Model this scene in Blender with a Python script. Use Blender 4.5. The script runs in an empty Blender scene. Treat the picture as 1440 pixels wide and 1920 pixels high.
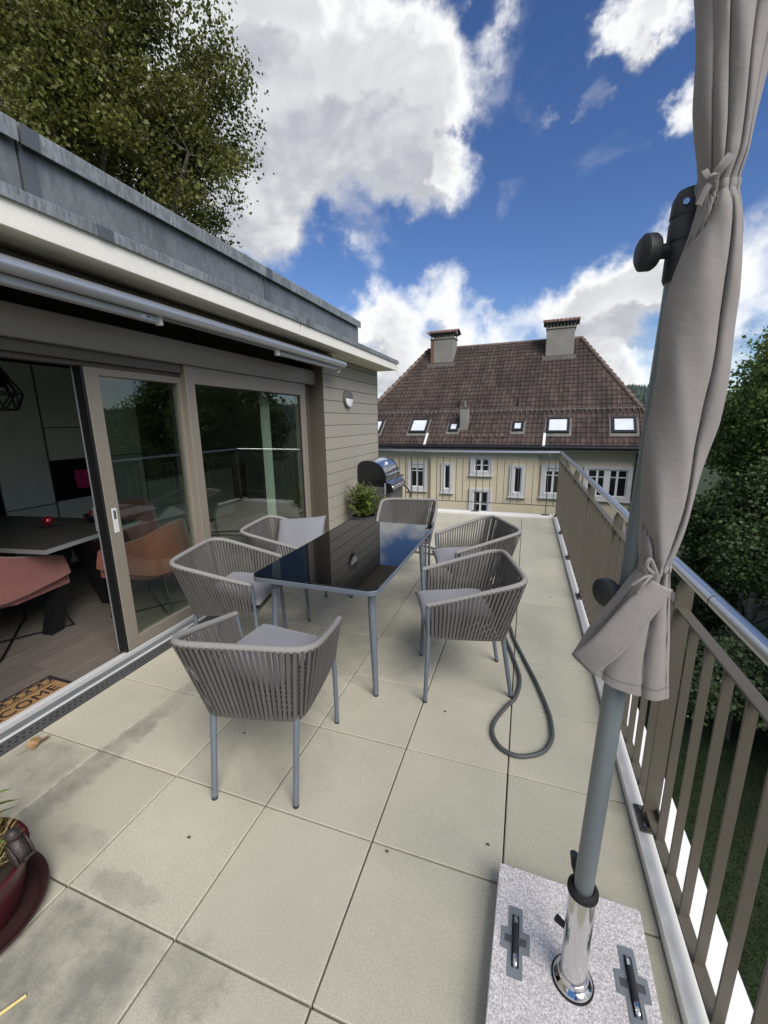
import bpy, bmesh, math, random
import numpy as np
from mathutils import Vector, Matrix
R_ = math.radians
random.seed(7); rng = np.random.default_rng(7)
S = bpy.context.scene
COL = S.collection

# ------------------------------------------------------------------ camera
cam = bpy.data.cameras.new('camera'); camo = bpy.data.objects.new('camera', cam); COL.objects.link(camo)
PITCH, ROLL, YAW, FPX, CH = 0.218416, 0.0132465, -0.332044, 767.28, 1.64
fwd = Vector((math.sin(YAW)*math.cos(PITCH), math.cos(YAW)*math.cos(PITCH), -math.sin(PITCH)))
rgt = Vector((math.cos(YAW), -math.sin(YAW), 0)); dwn = fwd.cross(rgt)
r2 = rgt*math.cos(ROLL)+dwn*math.sin(ROLL); d2 = -rgt*math.sin(ROLL)+dwn*math.cos(ROLL)
m3 = Matrix((r2, -d2, -fwd)).transposed()
camo.matrix_world = Matrix.Translation((0, 0, CH)) @ m3.to_4x4()
cam.sensor_fit = 'VERTICAL'; cam.sensor_height = 36; cam.lens = 36*FPX/1920
cam.clip_start = 0.02; cam.clip_end = 5000
S.camera = camo

# ------------------------------------------------------------------ world, sun, exposure
SUN_AZ, SUN_EL = 133.0, 43.0          # degrees, azimuth clockwise from +Y
sd = Vector((math.sin(R_(SUN_AZ))*math.cos(R_(SUN_EL)), math.cos(R_(SUN_AZ))*math.cos(R_(SUN_EL)), math.sin(R_(SUN_EL))))
sun = bpy.data.lights.new('sun', 'SUN'); suno = bpy.data.objects.new('sun', sun); COL.objects.link(suno)
sun.energy = 2.9; sun.angle = R_(42); sun.color = (1.0, .955, .89)
suno.rotation_euler = sd.to_track_quat('Z', 'Y').to_euler()
S.view_settings.view_transform = 'Standard'; S.view_settings.look = 'None'
S.view_settings.exposure = 0.6; S.view_settings.gamma = 1; S.view_settings.use_curve_mapping = False
S.render.engine = 'CYCLES'
S.cycles.use_denoising = True; S.cycles.max_bounces = 7; S.cycles.diffuse_bounces = 4
S.cycles.transparent_max_bounces = 12; S.cycles.sample_clamp_indirect = 6

world = bpy.data.worlds.new('World'); S.world = world; world.use_nodes = True
def build_world():
    nt = world.node_tree; nt.nodes.clear(); N = nt.nodes; L = nt.links
    # cumulus field: blobs of cloud at their directions, broken up by fractal noise
    BL = [(-0.678, 0.559, 0.477, 0.223, 0.9), (-0.469, 0.659, 0.588, 0.139, 1.0), (-0.389, 0.727, 0.566, 0.169, 1.0), (-0.246, 0.799, 0.549, 0.136, 1.0), (-0.529, 0.715, 0.458, 0.139, 0.95), (-0.511, 0.773, 0.377, 0.11, 0.85), (-0.383, 0.802, 0.458, 0.117, 0.85), (-0.213, 0.856, 0.47, 0.097, 0.7), (-0.14, 0.814, 0.564, 0.086, 0.51), (-0.326, 0.87, 0.368, 0.069, 0.42), (-0.277, 0.859, 0.43, 0.055, 0.42), (-0.294, 0.925, 0.239, 0.094, 0.64), (-0.192, 0.943, 0.27, 0.077, 0.64), (-0.34, 0.928, 0.154, 0.116, 0.64), (-0.155, 0.975, 0.16, 0.113, 0.61), (-0.054, 0.979, 0.197, 0.073, 0.49), (0.066, 0.985, 0.158, 0.106, 0.57), (0.121, 0.974, 0.192, 0.113, 0.64), (0.178, 0.956, 0.235, 0.112, 0.64), (0.213, 0.944, 0.251, 0.09, 0.64), (0.338, 0.917, 0.212, 0.118, 0.64), (0.198, 0.976, 0.087, 0.063, 0.57), (0.131, 0.986, 0.102, 0.079, 0.33), (0.126, 0.812, 0.569, 0.062, 0.9), (0.166, 0.832, 0.529, 0.048, 0.59), (0.211, 0.865, 0.456, 0.038, 0.64), (-0.058, 0.789, 0.611, 0.041, 0.47), (0.046, 0.866, 0.499, 0.036, 0.3), (0.087, 0.856, 0.509, 0.028, 0.3), (-0.25, 0.96, 0.09, 0.102, 0.57), (-0.05, 0.99, 0.08, 0.085, 0.49), (-0.44, 0.88, 0.15, 0.102, 0.61), (0.3, 0.94, 0.1, 0.085, 0.49)]
    rr = random.Random(3)                          # the same kind of clouds over the rest of the sky
    for k in range(18):
        az = rr.uniform(40, 300); el = rr.choice([8, 12, 18, 26, 34, 46, 60, 75])+rr.uniform(-4, 4)
        BL.append((math.sin(R_(az))*math.cos(R_(el)), math.cos(R_(az))*math.cos(R_(el)), math.sin(R_(el)), rr.uniform(.16, .36), rr.uniform(.6, 1)))
    g = bpy.data.node_groups.new('cloud_field', 'ShaderNodeTree')
    g.interface.new_socket('Dir', in_out='INPUT', socket_type='NodeSocketVector')
    g.interface.new_socket('F', in_out='OUTPUT', socket_type='NodeSocketFloat')
    gi = g.nodes.new('NodeGroupInput'); go = g.nodes.new('NodeGroupOutput')
    nz = g.nodes.new('ShaderNodeTexNoise'); nz.inputs['Scale'].default_value = 5.2; nz.inputs['Detail'].default_value = 8; nz.inputs['Roughness'].default_value = .56
    nz.inputs['Distortion'].default_value = .35
    mp = g.nodes.new('ShaderNodeMapping'); mp.inputs['Scale'].default_value = (1, 1, 1.5)
    g.links.new(gi.outputs[0], mp.inputs[0]); g.links.new(mp.outputs[0], nz.inputs['Vector'])
    wn = g.nodes.new('ShaderNodeTexNoise'); wn.inputs['Scale'].default_value = 7.5; wn.inputs['Detail'].default_value = 7; wn.inputs['Roughness'].default_value = .6
    g.links.new(gi.outputs[0], wn.inputs['Vector'])
    ws = g.nodes.new('ShaderNodeVectorMath'); ws.operation = 'SUBTRACT'; ws.inputs[1].default_value = (.5, .5, .5); g.links.new(wn.outputs['Color'], ws.inputs[0])
    wm = g.nodes.new('ShaderNodeVectorMath'); wm.operation = 'MULTIPLY_ADD'; wm.inputs[1].default_value = (.21, .21, .21); g.links.new(ws.outputs[0], wm.inputs[0]); g.links.new(gi.outputs[0], wm.inputs[2])
    acc = None
    for (x, y, z, r, a) in BL:
        dn = g.nodes.new('ShaderNodeVectorMath'); dn.operation = 'DISTANCE'; dn.inputs[1].default_value = (x, y, z)
        g.links.new(wm.outputs[0], dn.inputs[0])
        mr = g.nodes.new('ShaderNodeMapRange'); mr.interpolation_type = 'SMOOTHSTEP'
        mr.inputs['From Min'].default_value = r*1.25; mr.inputs['From Max'].default_value = r*.15
        mr.inputs['To Min'].default_value = 0; mr.inputs['To Max'].default_value = a
        g.links.new(dn.outputs['Value'], mr.inputs['Value'])
        if acc is None: acc = mr.outputs[0]
        else:
            ad = g.nodes.new('ShaderNodeMath'); ad.operation = 'ADD'
            g.links.new(acc, ad.inputs[0]); g.links.new(mr.outputs[0], ad.inputs[1]); acc = ad.outputs[0]
    cl = g.nodes.new('ShaderNodeMath'); cl.operation = 'MINIMUM'; cl.inputs[1].default_value = 1.0; g.links.new(acc, cl.inputs[0]); acc = cl.outputs[0]
    m1 = g.nodes.new('ShaderNodeMath'); m1.operation = 'MULTIPLY_ADD'; m1.inputs[1].default_value = 1.5; m1.inputs[2].default_value = -.84
    g.links.new(nz.outputs[0], m1.inputs[0])
    a2 = g.nodes.new('ShaderNodeMath'); a2.operation = 'ADD'
    g.links.new(acc, a2.inputs[0]); g.links.new(m1.outputs[0], a2.inputs[1]); g.links.new(a2.outputs[0], go.inputs[0])
    tc = N.new('ShaderNodeTexCoord')
    g1 = N.new('ShaderNodeGroup'); g1.node_tree = g; L.new(tc.outputs['Generated'], g1.inputs[0])
    off = N.new('ShaderNodeVectorMath'); off.operation = 'ADD'; off.inputs[1].default_value = tuple(sd*.045+Vector((0, 0, .03)))
    L.new(tc.outputs['Generated'], off.inputs[0])
    nrm = N.new('ShaderNodeVectorMath'); nrm.operation = 'NORMALIZE'; L.new(off.outputs[0], nrm.inputs[0])
    g2 = N.new('ShaderNodeGroup'); g2.node_tree = g; L.new(nrm.outputs[0], g2.inputs[0])
    def mr(src, a, b, c, d, sm=True):
        n = N.new('ShaderNodeMapRange'); n.interpolation_type = 'SMOOTHSTEP' if sm else 'LINEAR'
        for k, v in zip(('From Min', 'From Max', 'To Min', 'To Max'), (a, b, c, d)): n.inputs[k].default_value = v
        L.new(src, n.inputs['Value']); return n.outputs[0]
    alpha = mr(g1.outputs[0], .06, .74, 0, 1)
    df = N.new('ShaderNodeMath'); df.operation = 'SUBTRACT'; L.new(g1.outputs[0], df.inputs[0]); L.new(g2.outputs[0], df.inputs[1])
    lit = mr(df.outputs[0], -.22, .16, 0, 1)
    thick = mr(g1.outputs[0], .40, 1.10, 1, .50)
    ml = N.new('ShaderNodeMath'); ml.operation = 'MULTIPLY_ADD'; ml.inputs[1].default_value = .55; ml.inputs[2].default_value = .48; L.new(lit, ml.inputs[0])
    mm = N.new('ShaderNodeMath'); mm.operation = 'MULTIPLY'; L.new(ml.outputs[0], mm.inputs[0]); L.new(thick, mm.inputs[1])
    rmp = N.new('ShaderNodeValToRGB'); L.new(mm.outputs[0], rmp.inputs[0])
    rmp.color_ramp.elements[0].position = .28; rmp.color_ramp.elements[0].color = (.42, .44, .49, 1)
    rmp.color_ramp.elements[1].position = .95; rmp.color_ramp.elements[1].color = (1, 1, .99, 1)
    cs = N.new('ShaderNodeVectorMath'); cs.operation = 'SCALE'; cs.inputs['Scale'].default_value = 6.6; L.new(rmp.outputs[0], cs.inputs[0])
    sky = N.new('ShaderNodeTexSky'); sky.sky_type = 'NISHITA'; sky.sun_disc = False
    sky.sun_elevation = R_(SUN_EL); sky.sun_rotation = R_(SUN_AZ); sky.altitude = 900; sky.air_density = 1; sky.dust_density = .35; sky.ozone_density = 2.2
    hs = N.new('ShaderNodeHueSaturation'); hs.inputs['Hue'].default_value = .512; hs.inputs['Saturation'].default_value = 1.2; hs.inputs['Value'].default_value = .76; L.new(sky.outputs[0], hs.inputs['Color'])
    mx = N.new('ShaderNodeMix'); mx.data_type = 'RGBA'
    L.new(alpha, mx.inputs['Factor']); L.new(hs.outputs[0], mx.inputs['A']); L.new(cs.outputs[0], mx.inputs['B'])
    bg = N.new('ShaderNodeBackground'); bg.inputs['Strength'].default_value = .11; L.new(mx.outputs['Result'], bg.inputs['Color'])
    out = N.new('ShaderNodeOutputWorld'); L.new(bg.outputs[0], out.inputs[0])
build_world()

# ------------------------------------------------------------------ materials
def mat(name, col, rough=.6, metal=0.0, var=None, fine=None, bump=None, spec=.5, rnd=0.0, stretch=None, coord='POS', island=0.0, coat=0, sheen=0, transl=0, col2=None):
    m = bpy.data.materials.new(name); m.use_nodes = True; nt = m.node_tree; N = nt.nodes; L = nt.links
    b = N['Principled BSDF']; b.inputs['Roughness'].default_value = rough; b.inputs['Metallic'].default_value = metal
    b.inputs['Specular IOR Level'].default_value = spec; b.inputs['Coat Weight'].default_value = coat; b.inputs['Sheen Weight'].default_value = sheen
    if coord == 'POS': cs = N.new('ShaderNodeNewGeometry').outputs['Position']
    else: cs = N.new('ShaderNodeTexCoord').outputs['Object']
    if stretch:
        mp = N.new('ShaderNodeMapping'); mp.inputs['Scale'].default_value = stretch; L.new(cs, mp.inputs[0]); cs = mp.outputs[0]
    c = N.new('ShaderNodeRGB'); c.outputs[0].default_value = (*col, 1); cur = c.outputs[0]
    def mixc(fac, a, bcol, mode='MIX'):
        x = N.new('ShaderNodeMix'); x.data_type = 'RGBA'; x.blend_type = mode
        L.new(a, x.inputs['A'])
        if isinstance(bcol, tuple): x.inputs['B'].default_value = (*bcol, 1)
        else: L.new(bcol, x.inputs['B'])
        if isinstance(fac, float): x.inputs['Factor'].default_value = fac
        else: L.new(fac, x.inputs['Factor'])
        return x.outputs['Result']
    def noise(scale, detail=4, rough_=.6):
        n = N.new('ShaderNodeTexNoise'); n.inputs['Scale'].default_value = scale; n.inputs['Detail'].default_value = detail; n.inputs['Roughness'].default_value = rough_
        L.new(cs, n.inputs['Vector']); return n.outputs[0]
    def rng_(src, a, b_, c_, d_):
        n = N.new('ShaderNodeMapRange')
        for k, v in zip(('From Min', 'From Max', 'To Min', 'To Max'), (a, b_, c_, d_)): n.inputs[k].default_value = v
        L.new(src, n.inputs['Value']); return n.outputs[0]
    def scalec(src_col, fac):
        x = N.new('ShaderNodeVectorMath'); x.operation = 'SCALE'; L.new(src_col, x.inputs[0]); L.new(fac, x.inputs['Scale']); return x.outputs[0]
    if col2 and var: cur = mixc(rng_(noise(var[0], 5), .35, .65, 0, 1), cur, tuple(col2))
    elif var: cur = scalec(cur, rng_(noise(var[0], 5), .3, .7, 1-var[1], 1+var[1]))
    if fine: cur = scalec(cur, rng_(noise(fine[0], 2, .7), .3, .7, 1-fine[1], 1+fine[1]))
    if rnd:
        oi = N.new('ShaderNodeObjectInfo'); cur = scalec(cur, rng_(oi.outputs['Random'], 0, 1, 1-rnd, 1+rnd))
    if island:
        gi = N.new('ShaderNodeNewGeometry'); cur = scalec(cur, rng_(gi.outputs['Random Per Island'], 0, 1, 1-island, 1+island))
    L.new(cur, b.inputs['Base Color'])
    if bump:
        bp = N.new('ShaderNodeBump'); bp.inputs['Strength'].default_value = bump[1]; bp.inputs['Distance'].default_value = bump[2] if len(bump) > 2 else .002
        L.new(noise(bump[0], 3), bp.inputs['Height']); L.new(bp.outputs[0], b.inputs['Normal'])
    if transl:
        t = N.new('ShaderNodeBsdfTranslucent'); L.new(cur, t.inputs[0]); ms = N.new('ShaderNodeMixShader'); ms.inputs[0].default_value = transl
        L.new(b.outputs[0], ms.inputs[1]); L.new(t.outputs[0], ms.inputs[2]); L.new(ms.outputs[0], N['Material Output'].inputs[0])
    return m

def tile_material():
    m = mat('paver', (.44, .418, .328), .72, var=(1.7, .10), fine=(210, .16), rnd=.065, bump=(260, .45, .001))
    nt = m.node_tree; N = nt.nodes; L = nt.links; b = N['Principled BSDF']
    src = b.inputs['Base Color'].links[0].from_socket
    pos = N.new('ShaderNodeNewGeometry').outputs['Position']
    nz = N.new('ShaderNodeTexNoise'); nz.inputs['Scale'].default_value = 12; nz.inputs['Detail'].default_value = 9; nz.inputs['Roughness'].default_value = .76; L.new(pos, nz.inputs['Vector'])
    nb = N.new('ShaderNodeTexNoise'); nb.inputs['Scale'].default_value = 7.5; nb.inputs['Detail'].default_value = 9; nb.inputs['Roughness'].default_value = .72; L.new(pos, nb.inputs['Vector'])
    # damp and weathered patches and some plain darker ovals: centre, half-sizes, strength
    ST = [(-1.24, .471, .262, .262, .95, 1), (-1.24, -.03, .262, .262, .8, 1), (-2.215, .97, .235, .262, .62, 1), (-1.745, .471, .25, .26, .5, 1), (-1.92, 1.15, .085, .62, .8, 0), (-1.94, 1.85, .05, .45, .5, 0), (-.90, .66, .17, .10, .62, 0), (-1.30, .775, .16, .05, .6, 0), (-1.62, .86, .12, .06, .5, 0), (-2.2, .45, .3, .3, .7, 1),
          (-1.15, 2.9, .7, .9, .30, 0), (-1.38, 6.15, .13, .06, 1.2, 0), (-.50, .36, .3, .14, .35, 0), (.1, 3.0, .2, .3, .2, 0), (-1.0, 1.5, .25, .3, .22, 0)]  # first and last: ovals that darken the tiles below table and nearest chair
    acc = None
    for (cx, cy, rx, ry, a, sq) in ST:
        v1 = N.new('ShaderNodeVectorMath'); v1.operation = 'SUBTRACT'; v1.inputs[1].default_value = (cx, cy, 0); L.new(pos, v1.inputs[0])
        v2 = N.new('ShaderNodeVectorMath'); v2.operation = 'MULTIPLY'; v2.inputs[1].default_value = (1/rx, 1/ry, 0); L.new(v1.outputs[0], v2.inputs[0])
        if sq:
            va = N.new('ShaderNodeVectorMath'); va.operation = 'ABSOLUTE'; L.new(v2.outputs[0], va.inputs[0]); sx = N.new('ShaderNodeSeparateXYZ'); L.new(va.outputs[0], sx.inputs[0])
            ln_ = N.new('ShaderNodeMath'); ln_.operation = 'MAXIMUM'; L.new(sx.outputs[0], ln_.inputs[0]); L.new(sx.outputs[1], ln_.inputs[1]); lno = ln_.outputs[0]
        else:
            ln = N.new('ShaderNodeVectorMath'); ln.operation = 'LENGTH'; L.new(v2.outputs[0], ln.inputs[0]); lno = ln.outputs['Value']
        k = .55 if sq else 2.2
        ad = N.new('ShaderNodeMath'); ad.operation = 'MULTIPLY_ADD'; ad.inputs[1].default_value = k; L.new(nz.outputs[0], ad.inputs[0]); L.new(lno, ad.inputs[2])
        mr = N.new('ShaderNodeMapRange'); mr.interpolation_type = 'SMOOTHSTEP'
        for kk, v in zip(('From Min', 'From Max', 'To Min', 'To Max'), ((1.32, 1.02, 0, a) if sq else (2.28, 1.72, 0, a))): mr.inputs[kk].default_value = v
        L.new(ad.outputs[0], mr.inputs['Value'])
        if acc is None: acc = mr.outputs[0]
        else:
            mx = N.new('ShaderNodeMath'); mx.operation = 'MAXIMUM'; L.new(acc, mx.inputs[0]); L.new(mr.outputs[0], mx.inputs[1]); acc = mx.outputs[0]
    md = N.new('ShaderNodeMapRange'); 
    for k, v in zip(('From Min', 'From Max', 'To Min', 'To Max'), (.36, .64, .30, 1.15)): md.inputs[k].default_value = v
    L.new(nb.outputs[0], md.inputs['Value'])
    mu = N.new('ShaderNodeMath'); mu.operation = 'MULTIPLY'; mu.use_clamp = True; L.new(acc, mu.inputs[0]); L.new(md.outputs[0], mu.inputs[1])
    dk = N.new('ShaderNodeMix'); dk.data_type = 'RGBA'; dk.blend_type = 'MULTIPLY'; L.new(mu.outputs[0], dk.inputs['Factor']); L.new(src, dk.inputs['A']); dk.inputs['B'].default_value = (.50, .505, .53, 1)
    L.new(dk.outputs['Result'], b.inputs['Base Color'])
    return m

def glass_material(name, tint=(.86, .92, .89), boost=2.0):
    m = bpy.data.materials.new(name); m.use_nodes = True; nt = m.node_tree; N = nt.nodes; L = nt.links; N.clear()
    fr = N.new('ShaderNodeFresnel'); ge = N.new('ShaderNodeNewGeometry'); ir = N.new('ShaderNodeMapRange'); ir.inputs['To Min'].default_value = 1.5; ir.inputs['To Max'].default_value = 1/1.5   # same reflectance on both faces of the pane
    L.new(ge.outputs['Backfacing'], ir.inputs['Value']); L.new(ir.outputs[0], fr.inputs[0])
    mu = N.new('ShaderNodeMath'); mu.operation = 'MULTIPLY'; mu.inputs[1].default_value = boost; mu.use_clamp = True; L.new(fr.outputs[0], mu.inputs[0])
    t = N.new('ShaderNodeBsdfTransparent'); t.inputs[0].default_value = (*tint, 1)
    g = N.new('ShaderNodeBsdfGlossy'); g.inputs['Roughness'].default_value = 0
    mx = N.new('ShaderNodeMixShader'); L.new(mu.outputs[0], mx.inputs[0]); L.new(t.outputs[0], mx.inputs[1]); L.new(g.outputs[0], mx.inputs[2])
    o = N.new('ShaderNodeOutputMaterial'); L.new(mx.outputs[0], o.inputs[0]); return m

MT = dict(
    tile=tile_material(),
    slab=mat('slab', (.02, .02, .02), .95),
    white_sheet=mat('white_sheet', (.82, .81, .77), .5, var=(3, .05), fine=(160, .03)),
    rail=mat('rail_paint', (.092, .081, .062), .48, var=(2, .06)),
    steel=mat('brushed_steel', (.64, .65, .66), .30, 1.0),
    chrome=mat('chrome', (.72, .71, .69), .12, 1.0, bump=(14, .08, .004)),
    siding=mat('siding', (.30, .28, .235), .62, fine=(60, .04), rnd=.02, stretch=(1, .25, 3)),
    beige=mat('frame_metal', (.205, .182, .148), .42, var=(2, .04)),
    brown=mat('brown_metal', (.085, .072, .055), .5, var=(2, .05)),
    fascia=mat('fascia', (.72, .70, .64), .6, var=(4, .05), fine=(70, .04)),
    soffit=mat('soffit', (.60, .57, .47), .7, var=(4, .05)),
    zinc=mat('zinc', (.205, .222, .225), .5, .25, var=(3.0, .30), fine=(34, .38), stretch=(1, 1.6, .45)),
    zinc_clean=mat('zinc_clean', (.105, .115, .122), .45, .25, var=(5, .1)),
    zinc_panel=mat('zinc_panel', (.155, .17, .172), .5, .25, var=(2.5, .25), fine=(24, .2), stretch=(1, 1.4, .5)),
    alu=mat('anodised', (.50, .52, .56), .38, .65, var=(3, .03)),
    alu_grey=mat('alu_grey', (.42, .43, .45), .5, .3, var=(3, .04)),
    track=mat('track', (.20, .225, .24), .45, .3, var=(6, .12)),
    grille=mat('grille', (.13, .13, .13), .45, .5, var=(5, .1)),
    black=mat('black', (.008, .008, .008), .5),
    glass=glass_material('window_glass'),
    strap=mat('strap', (.105, .097, .089), .85, fine=(420, .28), rnd=.12, bump=(700, .4, .001), coord='OBJ'),
    rope=mat('rope_wrap', (.235, .225, .21), .85, fine=(420, .3), bump=(420, .6, .002), coord='OBJ'),
    chair_metal=mat('chair_metal', (.125, .145, .175), .45, var=(6, .06)),
    foot=mat('foot', (.03, .032, .036), .6),
    cushion=mat('cushion', (.195, .195, .215), .95, fine=(500, .1), var=(6, .05), bump=(9, .35, .012), sheen=.2, coord='OBJ'),
    table_glass=mat('table_glass', (.005, .005, .006), .012, spec=.6),
    granite=mat('granite', (.60, .57, .56), .55, fine=(190, .48), var=(70, .16), bump=(160, .15, .001)),
    granite_side=mat('granite_side', (.30, .29, .29), .6, fine=(170, .6)),
    plate=mat('handle_plate', (.20, .22, .23), .5),
    pole=mat('pole', (.18, .205, .215), .42, .2),
    plastic=mat('black_plastic', (.022, .025, .027), .55, fine=(300, .15), bump=(400, .2, .001)),
    fabric=mat('fabric', (.252, .229, .212), .9, fine=(900, .12), var=(7, .06), bump=(34, .30, .006), sheen=.15, transl=.10),
    hose=mat('hose', (.075, .077, .078), .55, var=(8, .08)),
    leafA=mat('leaf_maple', (.115, .128, .024), .6, var=(.45, .35), island=.40, transl=.35),
    leafB=mat('leaf_green', (.10, .15, .036), .6, var=(.5, .35), island=.40, transl=.3),
    leafC=mat('leaf_dark', (.06, .10, .03), .6, var=(.5, .35), island=.40, transl=.3),
    leafD=mat('leaf_bush', (.09, .13, .055), .5, var=(.6, .3), island=.40, transl=.25),
    leafP=mat('leaf_pot', (.14, .19, .035), .5, var=(8, .25), island=.45, transl=.3),
    straw=mat('straw', (.36, .29, .12), .8, island=.35, transl=.15),
    bark=mat('bark', (.075, .062, .05), .9, var=(3, .3), bump=(12, .8, .03)),
    birch=mat('pale_bark', (.22, .21, .19), .85, var=(3, .4), bump=(12, .5, .02)),
    lawn=mat('lawn', (.022, .040, .010), .95, var=(.7, .25), fine=(30, .35), bump=(40, 1, .05)),
    grass=mat('grass', (.024, .045, .010), .7, island=.4, transl=.3),
    hill=mat('hill', (.045, .07, .05), 1, var=(.02, .25), fine=(.3, .3)),
    conifer=mat('conifer', (.04, .062, .05), 1, island=.3),
    render=mat('house_render', (.60, .53, .37), .85, var=(.35, .06), fine=(25, .04)),
    stone=mat('window_stone', (.54, .54, .53), .8, var=(2, .06)),
    house_white=mat('house_white', (.68, .68, .66), .6),
    dark_glass=mat('dark_glass', (.012, .014, .016), .05, spec=.6),
    sky_glass=mat('skylight_glass', (.62, .66, .70), .08, spec=.8, var=(1.5, .1)),
    roof=mat('roof_tile', (.046, .031, .025), .8, var=(.9, .50), fine=(7, .32), island=.28, stretch=(1.6, .35, .35)),
    ridge=mat('ridge_tile', (.15, .105, .085), .8, var=(2, .35)),
    lead=mat('lead', (.15, .14, .13), .6, .2, var=(2, .25)),
    gutter=mat('gutter', (.022, .022, .024), .4, .4),
    chim=mat('chimney_render', (.215, .205, .18), .9, var=(.8, .14), fine=(6, .08)),
    chim_r=mat('chimney_rust', (.17, .085, .055), .9, var=(3, .3)),
    terra=mat('cap_tile', (.17, .095, .065), .85, var=(4, .35)),
    wood_floor=mat('wood_floor', (.155, .135, .115), .45, var=(1.6, .14), fine=(9, .16), rnd=.09, stretch=(6, .6, 1)),
    wall_in=mat('interior_wall', (.30, .30, .28), .9),
    ceil=mat('ceiling', (.36, .36, .34), .9),
    cabinet=mat('cabinet', (.36, .385, .34), .55, var=(2.2, .10)),
    cab_dark=mat('cabinet_gap', (.03, .03, .03), .8),
    oven=mat('oven', (.008, .008, .009), .08, spec=.6),
    towel=mat('towel', (.40, .02, .10), .95, fine=(120, .15)),
    worktop=mat('worktop', (.06, .06, .058), .4),
    dtable=mat('table_wood', (.045, .044, .041), .55, fine=(6, .2), stretch=(9, 1, 1)),
    dtable_edge=mat('table_edge', (.24, .25, .25), .5),
    velvet=mat('velvet_rose', (.25, .098, .084), .85, var=(5, .16), sheen=.5),
    velvet2=mat('velvet_rust', (.24, .075, .045), .8, var=(5, .16), sheen=.5),
    wire=mat('black_wire', (.012, .012, .013), .45, .3),
    coir=mat('coir', (.29, .165, .07), .95, fine=(150, .35), bump=(220, .6, .004)),
    rubber=mat('rubber', (.012, .012, .012), .8),
    burgundy=mat('burgundy_glaze', (.062, .010, .015), .28, var=(5, .12)),
    saucer=mat('saucer', (.040, .018, .018), .35, var=(6, .2)),
    bronze=mat('bronze', (.045, .035, .032), .5, .35, bump=(70, .6, .006)),
    soil=mat('soil', (.03, .022, .015), 1),
    dryleaf=mat('dry_leaf', (.36, .22, .11), .8, var=(30, .3), transl=.2),
    stick=mat('stick', (.62, .50, .20), .8, var=(20, .1)),
    lid=mat('grill_lid', (.50, .52, .55), .16, .95),
    enamel=mat('black_enamel', (.010, .010, .011), .22),
    grill_grey=mat('grill_grey', (.11, .11, .11), .45, .4),
    opal=mat('opal', (.75, .76, .76), .35),
    lampgrey=mat('lamp_grey', (.10, .10, .095), .5),
    red=mat('red_glass', (.22, .005, .015), .08, spec=.8, coat=.5),
    bright=mat('bright_aluminium', (.78, .78, .77), .35, .35),
    silver=mat('silver', (.6, .6, .6), .2, 1),
    pot=mat('dark_pot', (.05, .05, .052), .6),
    curtain=mat('curtain', (.55, .58, .50), .9, transl=.3),
    plaster=mat('plaster', (.55, .53, .48), .85, var=(1, .05)),
    sticker=mat('sticker', (.62, .66, .72), .4),
    sticker_blue=mat('sticker_blue', (.08, .16, .32), .4),
)

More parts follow.
